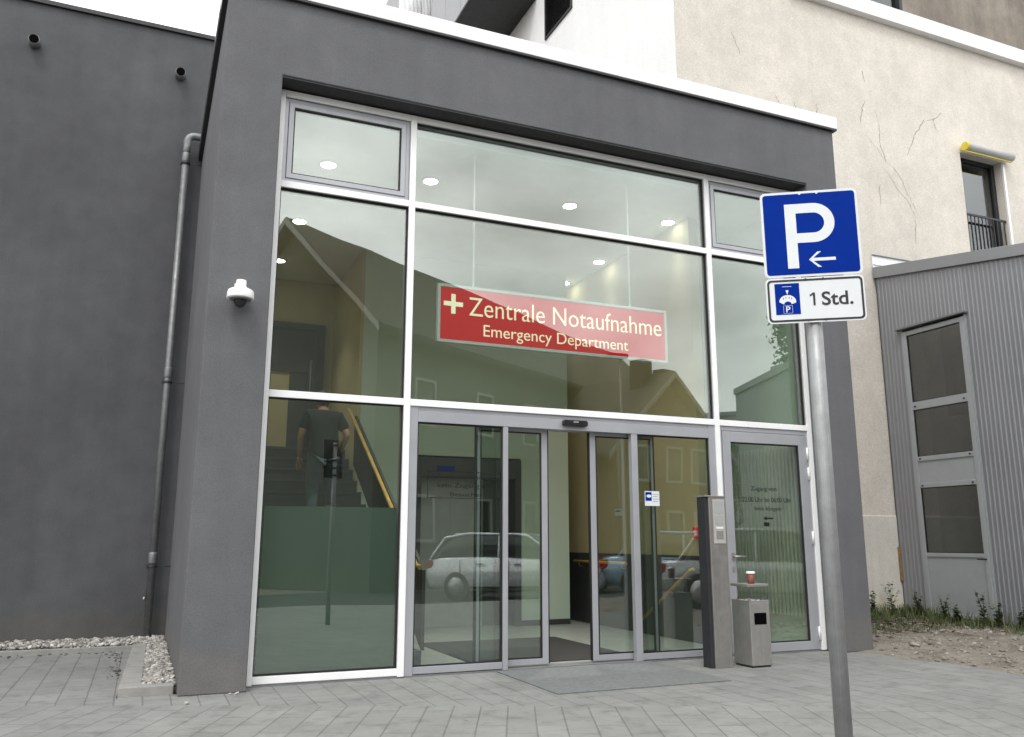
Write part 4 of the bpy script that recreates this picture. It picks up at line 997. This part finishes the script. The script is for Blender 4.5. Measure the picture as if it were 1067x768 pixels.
# ------------------------------------------------------------------ the street behind the camera (mirrored in the glass)
def house(name, label, peak, r, g, hw, drop, length, wallmat, chim, floors, wins, group=None):
    """gable house: peak = ridge end over the near gable, r = ridge direction, g = direction of the seen eave"""
    px_, py_, pz_ = peak
    o = thing(name, (px_, py_, 0), label, 'house', group)
    W = lambda a_, b_, z: (px_ + r[0] * a_ + g[0] * b_, py_ + r[1] * a_ + g[1] * b_, z)
    ez = pz_ - drop
    sec = [(-hw, -.2), (hw, -.2), (hw, ez), (0, pz_ - .12), (-hw, ez)]
    m = MB(); n = len(sec)
    vs_ = [W(0, b_, z) for b_, z in sec] + [W(length, b_, z) for b_, z in sec]
    m.add(vs_, [tuple(range(n)), tuple(range(2 * n - 1, n - 1, -1))] + [(i, n + i, n + (i + 1) % n, (i + 1) % n) for i in range(n)])
    m.build('wall', wallmat, o)
    ov = .45; k = drop / hw
    rf = MB()
    for s_ in (-1, 1):
        A = [W(-ov, 0, pz_), W(length + ov, 0, pz_), W(length + ov, s_ * (hw + ov), ez - ov * k), W(-ov, s_ * (hw + ov), ez - ov * k)]
        B = [(a_[0], a_[1], a_[2] + .18) for a_ in A]
        rf.add(A + B, [(0, 1, 2, 3), (7, 6, 5, 4), (0, 4, 5, 1), (1, 5, 6, 2), (2, 6, 7, 3), (3, 7, 4, 0)])
    ro = rf.build('roof', 'roof', o)
    vb = MB()
    for s_ in (-1, 1):
        A = [W(-ov - .04, 0, pz_ - .05), W(-ov - .005, 0, pz_ - .05), W(-ov - .005, s_ * (hw + ov), ez - ov * k - .05), W(-ov - .04, s_ * (hw + ov), ez - ov * k - .05)]
        B = [(a_[0], a_[1], a_[2] + .20) for a_ in A]
        vb.add(A + B, [(0, 1, 2, 3), (7, 6, 5, 4), (0, 4, 5, 1), (1, 5, 6, 2), (2, 6, 7, 3), (3, 7, 4, 0)])
    vb.build('verge_board', 'verge', ro)
    for (a_, b_, zt_, sz) in chim:
        c = MB(); q_ = [W(a_ - sz, b_ - sz, 0), W(a_ + sz, b_ - sz, 0), W(a_ + sz, b_ + sz, 0), W(a_ - sz, b_ + sz, 0)]
        c.add([(p[0], p[1], pz_ - 1.2) for p in q_] + [(p[0], p[1], zt_) for p in q_], [(3, 2, 1, 0), (4, 5, 6, 7), (0, 1, 5, 4), (1, 2, 6, 5), (2, 3, 7, 6), (3, 0, 4, 7)])
        c.build('chimney', 'roof', ro)
    def win(face, t, z0, w_, h_):
        if face == 's': f_ = lambda u, v, w2: W(u, hw + w2, v)
        else: f_ = lambda u, v, w2: W(-w2, u, v)
        u0, u1, z1 = t - w_ / 2, t + w_ / 2, z0 + h_
        fr_ = MB().ring([(u0, z0), (u1, z0), (u1, z1), (u0, z1)], [(u0 + .09, z0 + .09), (u1 - .09, z0 + .09), (u1 - .09, z1 - .09), (u0 + .09, z1 - .09)], f_, .005, .06).build('window', 'winframe', o)
        m2 = MB().prism([(u0 + .09, z0 + .09), (u1 - .09, z0 + .09), (u1 - .09, z1 - .09), (u0 + .09, z1 - .09)], f_, .006, .02); m2.build('pane', 'housepane', fr_)
    for wv in wins: win(*wv)
    return o
rH, gH = (.826, -.563), (.563, .826)
house('gable_house', 'long drab gable house across the street with a dark tiled roof', (2.78, -17.73, 10.9), rH, gH, 3.5, 3.46, 22.5, 'h_grey', [], 2,
      [('s', 2.2 + 3.1 * k, z, 1.0, 1.4) for k in range(6) for z in (1.2, 4.6)])
house('orange_house', 'small orange house with two chimneys across the street', (15.7, -16.9, 6.96), (-.3, -.954), (.954, -.3), 3.0, 2.7, 3.5, 'h_orange', [(.8, -.4, 7.6, .30), (.7, .75, 7.4, .26)], 1,
      [('g', t, z, .9, 1.25) for t in (-1.5, .2, 1.6) for z in (1.0, 3.2)] + [('s', t, 1.1, .9, 1.2) for t in (.9, 2.4)])
ab = thing('apartment_block', (31, -31, 0), 'pale flat roofed block standing far across the street', 'building')
ur = Vector((.77, .637, 0)).normalized(); un = Vector((-.637, .77, 0))
fb = lambda u, v, w2: (28 + ur.x * u + un.x * w2, -33 + ur.y * u + un.y * w2, v)
MB().prism([(-4, -.2), (14, -.2), (14, 8.3), (-4, 8.3)], fb, -9, 0).build('wall', 'h_white', ab)
MB().prism([(-4.2, 8.301), (14.2, 8.301), (14.2, 8.5), (-4.2, 8.5)], fb, -9.2, .2).build('roof', 'fascia', ab)
for k in range(6):
    for z in (.9, 3.5, 6.1):
        u = -2.6 + 2.8 * k
        f_ = MB().ring([(u, z), (u + 1.4, z), (u + 1.4, z + 1.5), (u, z + 1.5)], [(u + .08, z + .08), (u + 1.32, z + .08), (u + 1.32, z + 1.42), (u + .08, z + 1.42)], fb, .005, .05).build('window', 'winframe', ab)
        MB().prism([(u + .08, z + .08), (u + 1.32, z + .08), (u + 1.32, z + 1.42), (u + .08, z + 1.42)], fb, .006, .02).build('pane', 'housepane', f_)
lp = thing('street_lamp', (12.45, -14.6, 0), 'slim grey street lamp with a flat head across the street', 'street lamp')
MB().tube([(12.45, -14.6, -.12), (12.45, -14.6, 3), (12.45, -14.6, 6.9)], [.07, .055, .04], 12).build('mast', 'galv', lp)
MB().prism(rrect(11.95, 12.72, -14.72, -14.48, .08), flat(6.9), 0, .13).build('lamp_head', 'darkmetal', lp, bevel=.03)

# trees across the street
def tree(name, x, y, h, cr_, n, seed, label):
    rr_ = random.Random(seed); o = thing(name, (x, y, 0), label, 'tree', 'trees across the street')
    tk_ = MB().tube([(x, y, -.2), (x + .05, y, h * .3), (x - .03, y + .1, h * .6), (x, y, h * .85)], [.2, .15, .09, .03], 10)
    lf = MB(); cl = []
    for k in range(16):
        a_ = rr_.uniform(0, 6.28); rad = cr_ * rr_.uniform(.2, .85); zz = h * rr_.uniform(.35, .95)
        c = Vector((x + rad * math.cos(a_), y + rad * math.sin(a_), zz)); cl.append((c, rr_.uniform(.5, 1.0) * cr_ * .5))
        tk_.tube([(x, y, zz * .6), tuple((Vector((x, y, zz * .6)) + c) / 2 + Vector((0, 0, .15))), tuple(c)], [.06, .04, .012], 6)
    for i in range(n):
        c, rd = rr_.choice(cl); d = Vector((rr_.gauss(0, 1), rr_.gauss(0, 1), rr_.gauss(0, .8))).normalized() * rd * rr_.random() ** .45; p = c + d
        u = Vector((rr_.gauss(0, 1), rr_.gauss(0, 1), rr_.gauss(0, 1))).normalized(); v_ = u.cross(Vector((rr_.random(), rr_.random(), rr_.random() + .1))).normalized(); s_ = rr_.uniform(.07, .14)
        lf.add([p - u * s_, p + v_ * s_ * .6, p + u * s_, p - v_ * s_ * .6], [(0, 1, 2, 3)])
    tk_.build('trunk', 'bark', o); lf.build('crown', 'treeleaf', o)
tree('leafy_tree', 19.6, -14.0, 9.0, 2.2, 5000, 21, 'tall leafy tree at the right end of the street')
tree('leafy_tree', 24.5, -25.5, 6.0, 2.0, 3000, 22, 'smaller leafy tree before the pale flat roofed block')

# parked cars
def make_car(label, paint, suv):
    o = thing('parked_car', (0, 0, 0), label, 'car', 'cars parked across the street')
    hh = 1.54 if suv else 1.44; bl = .98 if suv else .88; Lh = 2.2
    stn = [(-Lh, .62, .45, bl - .12), (-Lh + .12, .80, .30, bl), (-1.6, .88, .24, bl + .02), (0, .90, .24, bl), (1.0, .89, .24, bl - .02), (1.75, .86, .26, bl - .12), (Lh - .12, .76, .30, bl - .25), (Lh, .60, .40, bl - .36)]
    def loft(st, sect):
        m = MB(); n = None; rings = []
        for s_ in st:
            rg_ = sect(*s_); rings.append(rg_); n = len(rg_)
        vs_ = [p for rg_ in rings for p in rg_]
        fs_2 = [(i * n + k, i * n + (k + 1) % n, (i + 1) * n + (k + 1) % n, (i + 1) * n + k) for i in range(len(rings) - 1) for k in range(n)]
        m.add(vs_, fs_2, True); m.add(rings[0], [tuple(range(n - 1, -1, -1))]); m.add(rings[-1], [tuple(range(n))])
        return m
    sec = lambda x, hw, z0, z1: [(x, -hw * .9, z0), (x, -hw, z0 + .12), (x, -hw * 1.0, (z0 + z1) / 2), (x, -hw * .95, z1 - .05), (x, -hw * .86, z1), (x, hw * .86, z1), (x, hw * .95, z1 - .05), (x, hw, (z0 + z1) / 2), (x, hw, z0 + .12), (x, hw * .9, z0)]
    loft(stn, sec).build('body', 'car_' + paint, o)
    back = -2.05 if suv else -1.75
    gst = [(back, .70, bl - .03, bl + .02), (back + .35, .68, bl - .03, hh - .10), (back + .9, .66, bl - .03, hh), (.1, .66, bl - .03, hh), (.45, .68, bl - .03, hh - .08), (1.15, .76, bl - .04, bl + .01)]
    gs = lambda x, hw, z0, z1: [(x, -.78, z0), (x, -hw, z1 - .04 if z1 - z0 > .2 else z1), (x, -hw * .85, z1), (x, hw * .85, z1), (x, hw, z1 - .04 if z1 - z0 > .2 else z1), (x, .78, z0)]
    loft(gst, gs).build('window_glass', 'housepane', o)
    rf = MB()
    rf.box(back + .55, .38, -.60, .60, hh - .03, hh + .015)
    for s_ in (-1, 1):
        rf.tube([(1.15, s_ * .765, bl), (.42, s_ * .67, hh - .05), (.1, s_ * .64, hh - .01), (back + .9, s_ * .64, hh - .01), (back + .33, s_ * .66, hh - .10), (back, s_ * .72, bl)], .035, 8)
        rf.tube([(-.35, s_ * .785, bl - .01), (-.35, s_ * .665, hh - .05)], .035, 8)
    rf.build('roof', 'car_' + paint, o, bevel=.01)
    dl = MB()
    for s_ in (-1, 1):
        for xx in (-1.25 if suv else -1.0, -.02, .98): dl.box(xx - .006, xx + .006, min(s_ * .885, s_ * .905), max(s_ * .885, s_ * .905), .36, bl - .06)
        dl.box(-1.0, .98, min(s_ * .88, s_ * .906), max(s_ * .88, s_ * .906), .30, .35)
    dl.build('door_gaps', 'black', o)
    for s_ in (-1, 1):
        for xx in (-.85, .12): MB().box(xx, xx + .18, min(s_ * .90, s_ * .925), max(s_ * .90, s_ * .925), bl - .16, bl - .125).build('door_handle', 'rim', o, bevel=.006)
        MB().prism(rrect(-2.20, -1.98, bl - .25, bl - .05, .04), (lambda s2: (lambda u, v, w2: (u, s2 * (.68 + w2), v)))(s_), -.06, .12).build('tail_light', 'red_lens', o, bevel=.02)
    MB().box(2.14, 2.215, -.55, .55, .34, .52).build('grille', 'black', o, bevel=.02)
    MB().box(2.216, 2.225, -.26, .26, .40, .51).build('number_plate', 'signwhite', o)
    for s_ in (-1, 1):
        MB().prism(rrect(.75, .95, bl, bl + .14, .04), (lambda s2: (lambda u, v, w2: (u, s2 * (.92 + w2), v)))(s_), -.06, .06).build('mirror', 'car_' + paint, o, bevel=.02)
        MB().prism(rrect(1.86, 2.12, bl - .34, bl - .20, .05), (lambda s2: (lambda u, v, w2: (u, s2 * (.70 + w2), v)))(s_), -.10, .125).build('headlight', 'headlight', o, bevel=.02)
        for wx in (-1.35, 1.35):
            wh = MB().lathe((wx, s_ * .80 - .11, .33), [(.20, 0), (.31, .0), (.33, .03), (.33, .19), (.31, .22), (.20, .22)], 24, axis='y').build('wheel', 'tyre', o)
            MB().lathe((wx, s_ * .80 + (.112 if s_ > 0 else -.13), .33), [(.03, 0), (.21, .0), (.21, .018), (.03, .018)], 20, axis='y').build('rim', 'rim', wh)
    return o
for (lb_, paint, suv, x, y) in [('silver car parked nearest across the street', 'silver', True, 7.5, -11.1), ('white hatchback parked behind the silver car', 'white', False, 9.6, -13.9), ('blue car parked in line before the silver car', 'blue', False, 11.0, -8.7), ('grey saloon parked at the right end of the row', 'dgrey', False, 10.1, -5.1)]:
    c = make_car(lb_, paint, suv); c.location = (x, y, -.12 if y < -9.2 else 0.0); c.rotation_euler = (0, 0, R(37))

# ------------------------------------------------------------------ sky, sun, camera
SUN_EL, SUN_AZ = 58.0, 215.0       # azimuth clockwise from +y: behind the camera, to the left
wd = bpy.data.worlds.new('World'); S.world = wd; wd.use_nodes = True
nt = wd.node_tree; nt.nodes.clear()
out = nt.nodes.new('ShaderNodeOutputWorld'); bg = nt.nodes.new('ShaderNodeBackground')
sk = nt.nodes.new('ShaderNodeTexSky'); sk.sky_type = 'NISHITA'; sk.sun_disc = False
sk.sun_elevation = R(SUN_EL); sk.sun_rotation = R(SUN_AZ); sk.air_density = 1.0; sk.dust_density = 4.0; sk.ozone_density = 1.0
hs = nt.nodes.new('ShaderNodeHueSaturation'); hs.inputs['Saturation'].default_value = .10
L(nt, sk.outputs[0], hs.inputs['Color'])
tc = nt.nodes.new('ShaderNodeTexCoord'); mp = nt.nodes.new('ShaderNodeMapping'); mp.inputs['Scale'].default_value = (1, 1, 2.2); L(nt, tc.outputs['Generated'], mp.inputs[0])
cf = ramp(nt, noise(nt, mp.outputs[0], 3.4, 7, .56), [(.30, .62), (.50, .98), (.68, 1.30)])
ov = mult(nt, hs.outputs[0], (10.2, 10.3, 10.35), .78, 'MIX')      # a closed cloud layer over the clear sky
cl_ = mult(nt, ov, cf)
sz = nt.nodes.new('ShaderNodeSeparateXYZ'); L(nt, tc.outputs['Generated'], sz.inputs[0])
lift = ramp(nt, sz.outputs['Z'], [(0.0, .80), (.30, 1.16), (1.0, 1.22)])      # an overcast sky is brighter overhead than at the horizon
cl_ = mult(nt, cl_, lift)
L(nt, cl_, bg.inputs[0]); bg.inputs[1].default_value = .12
L(nt, bg.outputs[0], out.inputs[0])
su = bpy.data.lights.new('sun', 'SUN'); su.energy = .7; su.angle = R(14); su.color = (1, .965, .92)
so = bpy.data.objects.new('sun', su); COL.objects.link(so)
az, el_ = R(SUN_AZ), R(SUN_EL)
dv = Vector((math.sin(az) * math.cos(el_), math.cos(az) * math.cos(el_), math.sin(el_)))
so.rotation_euler = dv.to_track_quat('Z', 'Y').to_euler(); so.location = dv * 40

cam = bpy.data.cameras.new('camera'); co = bpy.data.objects.new('camera', cam); COL.objects.link(co)
yaw, pit, rol = .4051, .2001, .0006
f_ = Vector((math.sin(yaw) * math.cos(pit), math.cos(yaw) * math.cos(pit), math.sin(pit)))
r_ = Vector((math.cos(yaw), -math.sin(yaw), 0)); u_ = r_.cross(f_)
r2 = r_ * math.cos(rol) + u_ * math.sin(rol); u2 = u_ * math.cos(rol) - r_ * math.sin(rol)
co.matrix_world = Matrix(((r2.x, u2.x, -f_.x, -.9437), (r2.y, u2.y, -f_.y, -8.0), (r2.z, u2.z, -f_.z, 1.2477), (0, 0, 0, 1)))
cam.sensor_fit = 'HORIZONTAL'; cam.sensor_width = 36; cam.lens = 883.1456 / 1067 * 36; cam.clip_start = .05; cam.clip_end = 1500
S.camera = co
S.render.engine = 'CYCLES'
S.cycles.use_denoising = True
try: S.cycles.denoiser = 'OPENIMAGEDENOISE'
except Exception: pass
S.cycles.max_bounces = 14; S.cycles.transparent_max_bounces = 24; S.cycles.glossy_bounces = 6; S.cycles.diffuse_bounces = 5
S.cycles.caustics_reflective = False; S.cycles.caustics_refractive = False; S.cycles.sample_clamp_indirect = 6
S.view_settings.view_transform = 'Standard'; S.view_settings.look = 'None'; S.view_settings.gamma = 1; S.view_settings.exposure = 0.72
S.view_settings.use_curve_mapping = False
